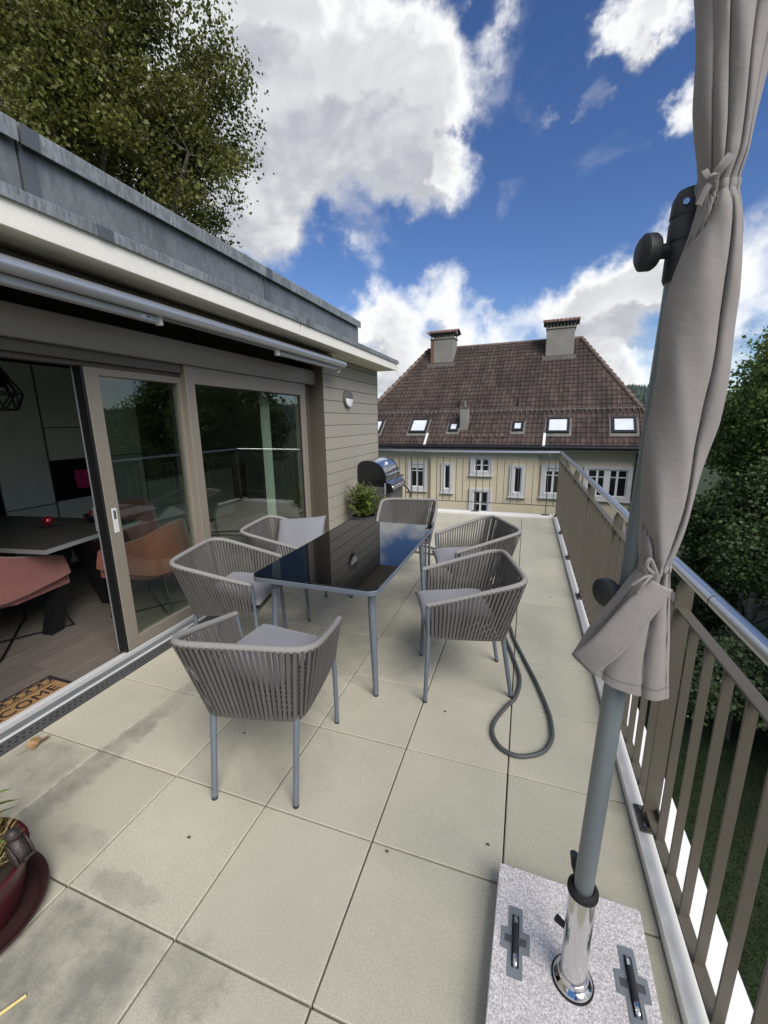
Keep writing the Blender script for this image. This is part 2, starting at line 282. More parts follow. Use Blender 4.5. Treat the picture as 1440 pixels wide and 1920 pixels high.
# ------------------------------------------------------------------ mesh helpers
class MB:
    def __init__(s): s.v = []; s.f = []
    def add(s, v, f):
        o = len(s.v); s.v += [tuple(p) for p in v]; s.f += [tuple(i+o for i in q) for q in f]; return s
    def box(s, x0, x1, y0, y1, z0, z1, ch=0.0):
        if ch <= 0:
            return s.add([(x0,y0,z0),(x1,y0,z0),(x1,y1,z0),(x0,y1,z0),(x0,y0,z1),(x1,y0,z1),(x1,y1,z1),(x0,y1,z1)],
                         [(0,3,2,1),(4,5,6,7),(0,1,5,4),(1,2,6,5),(2,3,7,6),(3,0,4,7)])
        bm = bmesh.new(); bmesh.ops.create_cube(bm, size=1)
        for v in bm.verts: v.co = ((x0+x1)/2+v.co.x*(x1-x0), (y0+y1)/2+v.co.y*(y1-y0), (z0+z1)/2+v.co.z*(z1-z0))
        bmesh.ops.bevel(bm, geom=bm.edges[:], offset=ch, segments=1, affect='EDGES', profile=.5)
        bm.verts.index_update()
        s.add([v.co[:] for v in bm.verts], [[v.index for v in f.verts] for f in bm.faces]); bm.free(); return s
    def tube(s, pts, r, n=8, closed=False, cap=True, flat=1.0):
        P = [Vector(p) for p in pts]; k = len(P); rs = r if isinstance(r, (list, tuple)) else [r]*k
        T = []
        for i in range(k):
            a = P[(i-1) % k] if (closed or i > 0) else P[i]; b = P[(i+1) % k] if (closed or i < k-1) else P[i]
            T.append((b-a).normalized())
        up = Vector((0, 0, 1)) if abs(T[0].z) < .9 else Vector((1, 0, 0))
        nrm = (up-T[0]*up.dot(T[0])).normalized(); o = len(s.v)
        for i in range(k):
            nrm = (nrm-T[i]*nrm.dot(T[i])).normalized(); bi = T[i].cross(nrm)
            for j in range(n):
                a = 2*math.pi*j/n; s.v.append(tuple(P[i]+nrm*math.cos(a)*rs[i]*flat+bi*math.sin(a)*rs[i]))
        for i in range(k if closed else k-1):
            i2 = (i+1) % k
            for j in range(n):
                j2 = (j+1) % n; s.f.append((o+i*n+j, o+i*n+j2, o+i2*n+j2, o+i2*n+j))
        if cap and not closed:
            s.f.append(tuple(o+j for j in range(n))[::-1]); s.f.append(tuple(o+(k-1)*n+j for j in range(n)))
        return s
    def lathe(s, prof, n=24, c=(0, 0, 0), sx=1, sy=1, cap=True):
        o = len(s.v); k = len(prof)
        for r, z in prof:
            for j in range(n):
                a = 2*math.pi*j/n; s.v.append((c[0]+r*math.cos(a)*sx, c[1]+r*math.sin(a)*sy, c[2]+z))
        for i in range(k-1):
            for j in range(n):
                j2 = (j+1) % n; s.f.append((o+i*n+j, o+i*n+j2, o+(i+1)*n+j2, o+(i+1)*n+j))
        if cap:
            s.f.append(tuple(o+j for j in range(n))[::-1]); s.f.append(tuple(o+(k-1)*n+j for j in range(n)))
        return s
    def loft(s, rings, closed=True, cap=False):
        o = len(s.v); n = len(rings[0])
        for r in rings: s.v += [tuple(p) for p in r]
        for i in range(len(rings)-1):
            for j in range(n if closed else n-1):
                j2 = (j+1) % n; s.f.append((o+i*n+j, o+i*n+j2, o+(i+1)*n+j2, o+(i+1)*n+j))
        if cap:
            s.f.append(tuple(o+j for j in range(n))[::-1]); s.f.append(tuple(o+(len(rings)-1)*n+j for j in range(n)))
        return s
    def prism(s, poly, axis, a, b):
        n = len(poly)
        def pt(p, t):
            if axis == 'x': return (t, p[0], p[1])
            if axis == 'y': return (p[0], t, p[1])
            return (p[0], p[1], t)
        v = [pt(p, a) for p in poly]+[pt(p, b) for p in poly]
        f = [tuple(range(n))[::-1], tuple(range(n, 2*n))]+[(i, (i+1) % n, n+(i+1) % n, n+i) for i in range(n)]
        return s.add(v, f)
    def xf(s, M):
        s.v = [tuple(M @ Vector(p)) for p in s.v]; return s

WL = {}
def meshof(name, mb, m, smooth=False, off=(0, 0, 0)):
    me = bpy.data.meshes.new(name)
    me.from_pydata([(x-off[0], y-off[1], z-off[2]) for x, y, z in mb.v], [], mb.f)
    bm = bmesh.new(); bm.from_mesh(me); bmesh.ops.recalc_face_normals(bm, faces=bm.faces[:]); bm.to_mesh(me); bm.free()
    me.materials.append(MT[m])
    if smooth:
        me.polygons.foreach_set('use_smooth', [True]*len(me.polygons)); me.set_sharp_from_angle(angle=R_(42))
    me.update(); return me
def npmesh(name, V, F, m, off=(0, 0, 0)):
    me = bpy.data.meshes.new(name); V = np.asarray(V, np.float32)-np.asarray(off, np.float32); F = np.asarray(F, np.int32); k = F.shape[1]
    me.vertices.add(len(V)); me.vertices.foreach_set('co', V.ravel())
    me.loops.add(F.size); me.loops.foreach_set('vertex_index', F.ravel())
    me.polygons.add(len(F)); me.polygons.foreach_set('loop_start', np.arange(0, F.size, k, dtype=np.int32)); me.polygons.foreach_set('loop_total', np.full(len(F), k, np.int32))
    me.update(calc_edges=True); me.materials.append(MT[m]); return me
def tag(o, label=None, cat=None, group=None, kind=None):
    if label: o['label'] = label
    if cat: o['category'] = cat
    if group: o['group'] = group
    if kind: o['kind'] = kind
    return o
def thing(name, label, cat, loc=(0, 0, 0), group=None, rz=0):
    o = bpy.data.objects.new(name, None); o.empty_display_size = .1; COL.objects.link(o); o.location = loc; o.rotation_euler = (0, 0, rz); WL[o] = tuple(loc)
    return tag(o, label, cat, group)
def part(name, mb, m, parent, smooth=False, kind=None):
    off = WL[parent]; o = bpy.data.objects.new(name, meshof(name, mb, m, smooth, off)); COL.objects.link(o); o.parent = parent; WL[o] = off
    if kind: o['kind'] = kind
    return o
def solo(name, mb, m, label=None, cat=None, group=None, kind=None, smooth=False, base=None):
    base = base or (0, 0, 0)
    o = bpy.data.objects.new(name, meshof(name, mb, m, smooth, base)); o.location = base; COL.objects.link(o); WL[o] = tuple(base)
    return tag(o, label, cat, group, kind)
def piece(name, me, parent, loc, rot=None, scale=None):
    o = bpy.data.objects.new(name, me); COL.objects.link(o); o.parent = parent; w = WL[parent]
    o.location = (loc[0]-w[0], loc[1]-w[1], loc[2]-w[2]); WL[o] = tuple(loc)
    if rot: o.rotation_euler = rot
    if scale: o.scale = scale
    return o
def copy_tree(o, parent=None):
    c = o.copy(); COL.objects.link(c); c.parent = parent
    for ch in list(o.children): copy_tree(ch, c)
    return c
def smooth_path(P, k=6, closed=False):
    P = [Vector(p) for p in P]; n = len(P); out = []
    rngk = n if closed else n-1
    for i in range(rngk):
        p0 = P[(i-1) % n] if (closed or i > 0) else P[i]; p1 = P[i]; p2 = P[(i+1) % n]; p3 = P[(i+2) % n] if (closed or i+2 < n) else p2
        for j in range(k):
            t = j/k; out.append(.5*((2*p1)+(p2-p0)*t+(2*p0-5*p1+4*p2-p3)*t*t+(3*p1-p0-3*p2+p3)*t**3))
    if not closed: out.append(P[-1])
    return out

# ------------------------------------------------------------------ ground, hills
GZ = -5.5
mb = MB(); mb.add([(-2500,-2500,GZ),(2500,-2500,GZ),(2500,2500,GZ),(-2500,2500,GZ)], [(0,1,2,3)])
solo('ground', mb, 'lawn', kind='structure')
def hills():
    V = []; F = []; na, nr = 180, 8
    for i in range(na+1):
        az = R_(-100+200*i/na)
        for j in range(nr):
            r = 320+j*45; t = j/(nr-1)
            h = (math.sin(t*math.pi*.5)**.8)*(30+9*math.sin(az*5+1)+5*math.sin(az*13)+2.5*math.sin(az*31))
            V.append((r*math.sin(az), r*math.cos(az), GZ+.05+h))
    for i in range(na):
        for j in range(nr-1):
            a = i*nr+j; F.append((a, a+nr, a+nr+1, a+1))
    o = bpy.data.objects.new('hill', npmesh('hill', V, F, 'hill')); COL.objects.link(o); o['kind'] = 'structure'
    n = 9000; az = rng.uniform(R_(-60), R_(60), n); t = rng.uniform(0.02, 1, n)
    r = 320+t*315; h = (np.sin(t*np.pi*.5)**.8)*(30+9*np.sin(az*5+1)+5*np.sin(az*13)+2.5*np.sin(az*31))
    b = np.stack([r*np.sin(az), r*np.cos(az), GZ+h-.5], 1); ht = rng.uniform(4, 8, n); w = ht*.25; V = []; F = []
    k = 5; ang = np.arange(k)*2*np.pi/k
    ringx = np.cos(ang)[None]*w[:, None]; ringy = np.sin(ang)[None]*w[:, None]
    ring = np.stack([b[:, 0:1]+ringx, b[:, 1:2]+ringy, np.repeat(b[:, 2:3], k, 1)], 2)
    top = b+np.stack([0*ht, 0*ht, ht], 1)
    V = np.concatenate([ring, top[:, None]], 1).reshape(-1, 3)
    base = (np.arange(n)*(k+1))[:, None, None]
    tri = np.array([[j, (j+1) % k, k] for j in range(k)])[None]
    F = (base+tri).reshape(-1, 3)
    o = bpy.data.objects.new('far_forest', npmesh('far_forest', V, F, 'conifer')); COL.objects.link(o)
    tag(o, 'dark conifer wood on the distant hill beside the roof', 'forest', kind='stuff')
hills()

# ------------------------------------------------------------------ terrace floor
floor = solo('terrace_floor', MB().box(-2.44, .505, -2.3, 7.24, -.12, -.045).box(-6.5, -2.4401, 6.9, 7.24, -.12, -.045), 'slab', kind='structure')
full = meshof('tile', MB().box(-.2472, .2472, -.2472, .2472, -.042, 0, .0035), 'tile')
narrow = meshof('tile', MB().box(-.2222, .2222, -.2472, .2472, -.042, 0, .0035), 'tile')
lastc = meshof('tile', MB().box(-.2455, .2455, -.2472, .2472, -.042, 0, .0035), 'tile')
strip = meshof('tile', MB().box(-.248, .248, -.15, .15, -.042, 0, .003), 'tile')
X0, Y0 = -1.4906, .7210
for j in range(-6, 13):
    yc = Y0+.5*j+.25
    for i in range(-2, 4):
        if i == -2: x = (-2.438-1.9926)/2; me = narrow
        else: x = X0+.5*i+.25-(.002 if i == 3 else 0); me = full if i < 3 else lastc
        if i == -2 and False: continue
        piece('tile', me, floor, (x, yc, random.uniform(-.0012, .0012)), rot=(random.uniform(-.0012, .0012), random.uniform(-.0012, .0012), random.uniform(-.002, .002)))
for k in range(7): piece('tile', strip, floor, (-2.695-.5*k, 7.068, 0))

# kerb (white sheet-metal upstand) round the terrace
kb = MB().prism([(.508, -.1), (.69, -.1), (.69, .028), (.52, .04), (.508, .036)], 'y', -2.3, 7.45)
kb.prism([(7.245, -.1), (7.245, .036), (7.258, .04), (7.45, .028), (7.45, -.1)], 'x', -6.5, .5075)
solo('terrace_kerb', kb, 'white_sheet', kind='structure')

# ------------------------------------------------------------------ railings
def railing_right():
    x = .563; root = thing('terrace_railing', 'brown metal railing with round steel handrail along the right edge of the terrace', 'railing', (x, 2.5, .035))
    part('handrail', MB().tube([(x, -2.2, 1.101), (x, 7.36, 1.101)], .0215, 16), 'steel', root, True)
    part('handrail_joint', MB().tube([(x, 1.385, 1.101), (x, 1.389, 1.101)], .0222, 16), 'grille', root, True)
    part('top_rail', MB().box(x-.018, x+.018, -2.2, 7.34, .968, .976, .001), 'rail', root)
    part('bottom_rail', MB().box(x-.018, x+.018, -2.2, 7.34, .082, .090, .001), 'rail', root)
    pm = meshof('post', MB().prism([(-.026, .0), (.026, 0), (.026, 1.015), (.009, 1.085-.036), (-.009, 1.085-.036), (-.026, 1.015)], 'y', -.006, .006), 'rail')
    plate = meshof('base_plate', MB().box(-.045, .035, -.062, .062, 0, .009, .002), 'rail')
    fin = meshof('bracket', MB().box(.018, .026, -.03, .03, .009, .075, .001), 'rail')
    bolt = meshof('bolt', MB().lathe([(.011, .009), (.011, .016), (.006, .0175)], 10), 'silver', True)
    bar = meshof('baluster', MB().box(-.013, .013, -.004, .004, .090, .968), 'rail')
    ys = [1.621+1.1335*k for k in range(-3, 6)]
    for y in ys:
        p = piece('post', pm, root, (x, y, .037)); piece('base_plate', plate, p, (x, y, .0395)); piece('bracket', fin, p, (x, y-.032, .0395))
        piece('bolt', bolt, p, (x-.02, y-.04, .0395)); piece('bolt', bolt, p, (x-.02, y+.04, .0395))
        for k in range(1, 9):
            if y+.12594*k < 7.3: piece('baluster', bar, root, (x, y+.12594*k, 0))
railing_right()
def railing_far():
    y = 7.33; root = thing('terrace_railing', 'thin brown metal railing across the far end of the terrace', 'railing', (-1, y, .035))
    part('handrail', MB().tube([(.535, y, 1.101), (-6, y, 1.101)], .0215, 16), 'steel', root, True)
    part('top_rail', MB().box(-6, .535, y-.021, y+.021, .985, .993, .001), 'rail', root)
    part('bottom_rail', MB().box(-6, .535, y-.021, y+.021, .20, .208, .001), 'rail', root)
    pm = meshof('post', MB().prism([(-.026, 0), (.026, 0), (.026, 1.015), (.009, 1.049), (-.009, 1.049), (-.026, 1.015)], 'x', -.006, .006), 'rail')
    plate = meshof('base_plate', MB().box(-.062, .062, -.045, .035, 0, .009, .002), 'rail')
    bar = meshof('baluster', MB().box(-.004, .004, -.013, .013, .208, .985), 'rail')
    for k in range(6):
        x = .385-1.18*k
        p = piece('post', pm, root, (x, y, .037)); piece('base_plate', plate, p, (x, y, .0395))
        for q in range(1, 10): piece('baluster', bar, root, (x-.118*q, y, 0))
    piece('baluster', bar, root, (.49, y, 0))
railing_far()

# ------------------------------------------------------------------ the apartment building
bld = thing('apartment_building', 'flat-roofed apartment building with taupe siding, zinc roof edge and sliding glass doors on the left', 'building', (-5, 3, GZ))
part('lower_storeys', MB().box(-11, .655, -6, 7.42, GZ, -.13), 'plaster', bld)
# siding on the corner block: horizontal planks
part('wall', MB().box(-2.60, -2.462, 4.822, 6.83, 0, 2.46).box(-10, -2.6001, 6.70, 6.82, 0, 2.46).box(-2.60, -2.462, -3, .55, 0, 2.46).box(-10, -2.6001, -3.1, -3.0, 0, 2.46), 'brown', bld)
pl = meshof('plank', MB().box(-.013, 0, -1.0, 1.0, 0, .1535, .0025), 'siding')
pl2 = meshof('plank', MB().box(-.013, 0, -1.7, 1.7, 0, .1535, .0025), 'siding')
ple = meshof('plank', MB().box(-3.7, 3.7, 0, .013, 0, .1535, .0025), 'siding')
sid = part('siding', MB().box(-2.466, -2.462, 4.83, 6.82, .01, 2.455), 'black', bld)
for k in range(16):
    z = 2.235-.1593*(k-1)
    if z < 0: continue
    h = min(2.455, z+.1535)
    sc = None if z+.1535 <= 2.456 else (1, 1, (2.455-z)/.1535)
    piece('plank', pl, sid, (-2.447, 5.83, z), scale=sc)
    piece('plank', pl2, sid, (-2.447, -1.155, z), scale=sc)
    piece('plank', ple, sid, (-6.2, 6.822, z), scale=sc)
part('corner_trim', MB().box(-2.47, -2.4455, 6.8305, 6.838, .01, 2.455), 'grille', bld)
part('reveal', MB().box(-2.72, -2.447, 4.805, 4.8215, .0, 2.46), 'brown', bld)
part('reveal', MB().box(-2.72, -2.447, .555, .57, 0, 2.46), 'brown', bld)
# roof edge
rf = part('roof', MB().box(-10, -2.12, -3.3, 6.87, 2.462, 2.56), 'soffit', bld)
fs = meshof('fascia_board', MB().box(0, .02, -1.8, 1.8, 2.455, 2.58, .002), 'fascia')
fs2 = meshof('fascia_board', MB().box(0, .02, -1.568, 1.568, 2.455, 2.58, .002), 'fascia')
piece('fascia_board', fs, rf, (-2.12, 1.912, 0)); piece('fascia_board', fs2, rf, (-2.12, 5.302, 0)); piece('fascia_board', fs, rf, (-2.12, -1.70, 0))
def roofbit(name, y0, y1, prof, m='zinc'): return part(name, MB().prism(prof, 'y', y0, y1), m, rf)
low = [(-2.45, 2.585), (-2.45, 2.60), (-2.086, 2.617), (-2.083, 2.613), (-2.083, 2.563), (-2.0945, 2.563), (-2.0945, 2.583)]
for a, b in ((-3.3, 1.713), (1.717, 3.799), (3.803, 6.895)): roofbit('edge_flashing', a, b, low)
lowc = [(x+.002 if x > -2.1 else x, z+.0015) for x, z in low]
for a in (1.717, 3.803): roofbit('flashing_joint', a, a+.085, [(-2.2, 2.612), (-2.2, 2.6145), (-2.083, 2.6195), (-2.0805, 2.615), (-2.0805, 2.562), (-2.0828, 2.562), (-2.0828, 2.6125)], 'zinc_clean')
for a, b in ((-3.3, 1.574), (1.586, 3.534), (3.546, 5.80)): 
    roofbit('parapet_panel', a, b, [(-2.38, 2.60), (-2.38, 2.95), (-2.355, 2.95), (-2.355, 2.609)], 'zinc_panel')
    roofbit('parapet_cap', a, b+(.02 if b == 5.80 else 0), [(-2.75, 2.97), (-2.75, 3.04), (-2.322, 3.022), (-2.318, 3.016), (-2.318, 2.935), (-2.328, 2.935), (-2.328, 2.97)])
for a in (1.586, 3.546):
    roofbit('panel_joint', a, a+.075, [(-2.3549, 2.608), (-2.3549, 2.944), (-2.352, 2.944), (-2.352, 2.608)], 'zinc_clean')
    roofbit('cap_joint', a, a+.08, [(-2.3179, 2.933), (-2.3179, 3.019), (-2.315, 3.019), (-2.315, 2.933)], 'zinc_clean')
part('roof_deck', MB().box(-10, -2.381, -3.3, 5.79, 2.561, 2.93), 'zinc_panel', rf)
# shutter box above the doors, head track, frames
part('shutter_box', MB().box(-2.70, -2.55, .575, 4.80, 2.095, 2.262, .004), 'beige', bld)
part('shutter_recess_shade', MB().box(-2.74, -2.705, .575, 4.80, 2.2, 2.461), 'black', bld)  # back of the recess coloured black, its deep shade put into the colour
part('head_track', MB().box(-2.72, -2.60, .575, 2.70, 2.03, 2.094, .003).box(-2.72, -2.64, .575, 2.70, 2.002, 2.029, .002), 'brown', bld)
# fixed window
fw = part('fixed_window', MB().box(-2.68, -2.582, 2.705, 2.80, .03, 2.094, .004).box(-2.68, -2.582, 4.50, 4.60, .03, 2.094, .004).box(-2.68, -2.584, 2.801, 4.499, 1.955, 2.094, .004).box(-2.68, -2.584, 2.801, 4.499, .03, .125, .004), 'beige', bld)
part('pane', MB().box(-2.632, -2.612, 2.80, 4.50, .125, 1.956), 'glass', fw)
part('gasket', MB().box(-2.622, -2.606, 2.8005, 2.81, .126, 1.954).box(-2.622, -2.606, 4.49, 4.4995, .126, 1.954).box(-2.622, -2.606, 2.811, 4.489, .1255, .135).box(-2.622, -2.606, 2.811, 4.489, 1.945, 1.9545), 'black', fw)
part('side_guide', MB().box(-2.70, -2.60, 4.605, 4.66, .03, 2.094, .003), 'brown', bld)
part('side_casing', MB().box(-2.72, -2.64, 4.665, 4.80, .0, 2.094), 'brown', bld)
# sliding door, pushed open over the fixed window
sd_ = part('sliding_door', MB().box(-2.70, -2.63, 1.93, 2.022, .032, 2.0, .003).box(-2.70, -2.63, 2.68, 2.77, .032, 2.0, .003).box(-2.70, -2.632, 2.0225, 2.6795, 1.952, 2.0, .003).box(-2.70, -2.632, 2.0225, 2.6795, .032, .118, .003), 'beige', bld)
part('pane', MB().box(-2.678, -2.658, 2.02, 2.682, .118, 1.953), 'glass', sd_)
part('seal', MB().box(-2.705, -2.634, 1.912, 1.9295, .034, 1.998), 'black', sd_)
part('edge_profile', MB().box(-2.712, -2.7055, 1.908, 1.9295, .034, 1.998), 'alu', sd_)
hd = part('door_handle', MB().box(-2.632, -2.6265, 1.963, 2.0, .915, 1.085, .002), 'bright', sd_)
part('handle_recess', MB().box(-2.6275, -2.6255, 1.972, 1.990, 1.01, 1.07), 'grille', hd)
part('lock_case', MB().box(-2.735, -2.7125, 1.912, 1.945, .93, 1.10, .003), 'alu', sd_)
# threshold: drain grille, lip, track, rails
th = part('threshold', MB().box(-2.60, -2.532, .57, 4.66, -.03, .012, .001), 'track', bld)
part('grille_strip', MB().prism([(-2.443, -.04), (-2.443, .003), (-2.512, .020), (-2.512, -.04)], 'y', .57, 4.80), 'grille', th)
holes = MB()
for k in range(int((4.75-.6)/.034)):
    y = .6+k*.034
    for q, (t) in enumerate((.28, .62)):
        xx = -2.443-.069*t; zz = .003+.017*t+.0006; o = .017*(q % 2)
        holes.add([(xx+.004, y+o, zz-.001), (xx+.004, y+o+.014, zz-.001), (xx-.004, y+o+.014, zz+.001), (xx-.004, y+o, zz+.001)], [(0, 1, 2, 3)])
part('grille_holes', holes, 'black', th, kind='stuff')
part('lip', MB().box(-2.5315, -2.5125, .57, 4.80, -.03, .026, .002), 'bright', th)
part('groove', MB().box(-2.628, -2.6005, .57, 4.66, -.03, -.004), 'black', th)
part('rail', MB().box(-2.647, -2.6285, .57, 4.66, -.03, .03, .002).box(-2.675, -2.652, .57, 4.66, -.03, .026, .002), 'bright', th)

# ------------------------------------------------------------------ interior
IZ = -.015
inf = solo('interior_floor', MB().box(-8.2, -2.676, -3, 6.69, -.125, IZ-.013), 'cab_dark', kind='structure')
pk = meshof('plank', MB().box(-.098, .098, -.9, .9, -.012, 0, .0015), 'wood_floor')
for i in range(28):
    x = -2.775-.198*i; o = (i*.67) % 1.8
    for k in range(-1, 5):
        y = -2.4+o+1.803*k
        if -2.1 < y < 5.79: piece('plank', pk, inf, (x, y, IZ))
solo('interior_wall', MB().box(-8.3, -8.2, -3, 6.69, IZ, 2.46).box(-8.2, -2.61, 6.55, 6.69, IZ-.01, 2.46).box(-8.2, -2.61, -3, -2.9, IZ-.01, 2.46).box(-2.73, -2.612, -2.899, .55, IZ-.01, 2.46), 'wall_in', kind='structure')
solo('ceiling', MB().box(-8.2, -2.745, -2.899, 6.549, 2.36, 2.458), 'ceil', kind='structure')
# kitchen: tall units
kt = thing('kitchen_units', 'pale grey tall kitchen cupboards seen through the open door', 'kitchen cabinet', (-5.3, 3.2, IZ))
part('carcass', MB().box(-5.6, -5.022, 2.62, 4.3, IZ, 2.28).box(-5.6, -5.022, 4.301, 6.5, IZ, .86), 'cab_dark', kt)
def front(y0, y1, z0, z1): part('cupboard_door', MB().box(-5.02, -5.0, y0+.003, y1-.003, z0+.003, z1-.003, .002), 'cabinet', kt)
for (y0, y1, z0, z1) in ((2.62, 3.105, .78, 2.28), (2.62, 3.105, IZ+.06, .775), (3.12, 3.72, 1.62, 2.28), (3.12, 3.72, 1.255, 1.615), (3.12, 3.72, IZ+.06, .795), (3.725, 4.3, 1.255, 2.28), (3.725, 4.3, IZ+.06, 1.25),
                         (4.31, 4.9, .46, .86), (4.31, 4.9, IZ+.06, .455), (4.905, 5.5, .46, .86), (4.905, 5.5, IZ+.06, .455), (5.505, 6.1, IZ+.06, .86)): front(y0, y1, z0, z1)
part('worktop', MB().box(-5.6, -4.98, 4.301, 6.5, .862, .90, .003), 'worktop', kt)
ov = thing('oven', 'black built-in oven between pale kitchen cupboards', 'oven', (-5.0, 3.42, .8))
part('door', MB().box(-5.021, -4.995, 3.125, 3.715, .80, 1.15, .004), 'oven', ov); part('control_panel', MB().box(-5.021, -4.995, 3.125, 3.715, 1.153, 1.25, .004), 'oven', ov)
part('handle', MB().tube([(-4.965, 3.18, 1.125), (-4.965, 3.66, 1.125)], .008, 8), 'wire', ov)
tw = MB().loft([[(-4.953+.004*math.sin(y*60), y, 1.135-.015*abs(math.sin(3*y))) for y in np.linspace(3.33, 3.55, 12)], [(-4.948+.006*math.sin(y*60), y, 1.02) for y in np.linspace(3.33, 3.55, 12)], [(-4.95+.008*math.sin(y*60+1), y, .915+.006*math.sin(y*40)) for y in np.linspace(3.335, 3.55, 12)]], closed=False)
solo('towel', tw, 'towel', 'crimson towel hanging on the black oven door', 'towel', smooth=True)
# dining table, rotated a little
dt = thing('dining_table', 'dark wooden dining table inside the open door', 'table', (-3.26, 1.89, IZ), rz=R_(9.5)); WL[dt] = (0, 0, IZ)
part('tabletop', MB().box(-1.62, 0, 0, .95, .722, .757, .002), 'dtable', dt)
part('edge', MB().box(-1.62, 0, -.0025, -.0005, .723, .756).box(.0005, .0025, 0, .95, .723, .756), 'dtable_edge', dt)
for s in (-.30, -1.32):
    for a, b in ((.18, .42), (.77, .53)):
        part('leg', MB().loft([[(s-.05, a-.05, IZ), (s+.05, a-.05, IZ), (s+.05, a+.05, IZ), (s-.05, a+.05, IZ)], [(s-.05, b-.05, .72), (s+.05, b-.05, .72), (s+.05, b+.05, .72), (s-.05, b+.05, .72)]], cap=True), 'wire', dt)
orn = thing('glass_ornament', 'dark red glass ball on a small silver dish on the dining table', 'ornament', (-3.99, 2.38, .757))
part('dish', MB().lathe([(.02, .0), (.05, .006), (.072, .022), (.068, .024), (.045, .012), (.0, .01)], 20, (-3.99, 2.38, .757)), 'silver', orn, True)
part('ball', MB().lathe([(.041*math.sin(math.pi*t/12)+.0005, .056-.041*math.cos(math.pi*t/12)) for t in range(13)], 20, (-3.99, 2.38, .757)), 'red', orn, True)
pb = thing('fruit_bowl', 'glass bowl with dark fruit on the dining table behind the door pane', 'bowl', (-3.75, 2.68, .757))
part('bowl', MB().lathe([(.05, 0), (.10, .02), (.13, .07), (.126, .07), (.096, .026), (.0, .01)], 24, (-3.75, 2.68, .757)), 'dark_glass', pb, True)
for k in range(5):
    a = k*1.256; part('fruit', MB().lathe([(.037*math.sin(math.pi*t/8)+.0005, .07-.037*math.cos(math.pi*t/8)) for t in range(9)], 12, (-3.75+.055*math.cos(a), 2.68+.055*math.sin(a), .757)), 'red' if k % 2 else 'lampgrey', pb, True)

def armchair(loc, ang, m, label):
    t = thing('dining_chair', label, 'chair', (0, 0, 0), 'velvet dining chairs')
    # wrap-around shell: faces local +x
    rings = []; n = 25
    for i in range(n):
        a = -math.pi*.5+math.pi*2*0+ (i/(n-1))*0
    path = smooth_path([(.30, -.285, 0), (.05, -.30, 0), (-.17, -.27, 0), (-.27, -.12, 0), (-.285, 0, 0), (-.27, .12, 0), (-.17, .27, 0), (.05, .30, 0), (.30, .285, 0)], 5)
    for i, p in enumerate(path):
        s = abs(i/(len(path)-1)-.5)*2; top = .82-.20*max(0, (s-.25)/.75)**1.1; bot = .40+.10*max(0, s-.45)
        tang = (path[min(i+1, len(path)-1)]-path[max(i-1, 0)]).normalized(); nn = Vector((tang.y, -tang.x, 0)) # outward
        fl = .045*(1-s*.5)
        prof = [(0, bot), (.028, bot+.02), (.03+fl*.5, (bot+top)/2), (.03+fl, top-.03), (.015+fl, top), (-.012+fl, top-.005), (-.025+fl*.4, (bot+top)/2), (-.028, bot+.02)]
        rings.append([(p.x+nn.x*d, p.y+nn.y*d, z) for d, z in prof])
    part('shell', MB().loft(rings, cap=True), m, t, True)
    part('seat', MB().loft([[(x, y, z) for x, y in ((.33, -.25), (.33, .25), (-.1, .26), (-.24, .15), (-.24, -.15), (-.1, -.26))] for z in (.37, .40, .455)]+[[(x*.9+.02, y*.9, .475) for x, y in ((.33, -.25), (.33, .25), (-.1, .26), (-.24, .15), (-.24, -.15), (-.1, -.26))]], cap=True), m, t, True)
    for s in (-1, 1):
        part('leg', MB().tube(smooth_path([(.20, s*.16, .37), (.29, s*.24, .03), (.285, s*.245, .012), (.22, s*.20, .011), (-.22, -s*.20, .011), (-.285, -s*.245, .012), (-.29, -s*.24, .03), (-.18, -s*.16, .37)], 4), .009, 6), 'wire', t, True)
    t.location = (loc[0], loc[1], IZ); t.rotation_euler = (0, 0, ang); return t
armchair((-3.75, 1.83), R_(98), 'velvet', 'dusty rose velvet chair at the near side of the dining table in the doorway')
armchair((-3.12, 2.66), R_(192), 'velvet2', 'rust orange velvet chair behind the sliding door pane')
armchair((-4.15, 3.22), R_(-80), 'velvet', 'rose velvet chair on the far side of the dining table below the oven')
# pendant lamp: open wire cage
pn = thing('pendant_lamp', 'black faceted cage pendant lamp over the dining table', 'lamp', (-3.75, 2.02, 1.76))
cc = (-3.75, 2.02)
r1 = [(cc[0]+.07*math.cos(k*math.pi/4), cc[1]+.07*math.sin(k*math.pi/4), 2.10) for k in range(8)]
r2_ = [(cc[0]+.19*math.cos((k+.5)*math.pi/4), cc[1]+.19*math.sin((k+.5)*math.pi/4), 1.88) for k in range(8)]
r3 = [(cc[0]+.15*math.cos(k*math.pi/4), cc[1]+.15*math.sin(k*math.pi/4), 1.76) for k in range(8)]
cg = MB()
for k in range(8):
    for a, b in ((r1[k], r1[(k+1) % 8]), (r1[k], r2_[k]), (r1[k], r2_[k-1]), (r2_[k], r2_[(k+1) % 8]), (r2_[k], r3[k]), (r2_[k-1], r3[k]), (r3[k], r3[(k+1) % 8])): cg.tube([a, b], .007, 5)
part('cage', cg, 'wire', pn); part('cord', MB().tube([(cc[0], cc[1], 2.10), (cc[0], cc[1], 2.36)], .004, 6), 'wire', pn)
part('shade', MB().lathe([(.065, 2.11), (.10, 2.02), (.11, 1.93), (.107, 1.93), (.095, 2.02), (.06, 2.10)], 16, (cc[0], cc[1], 0), cap=False), 'wire', pn, True)
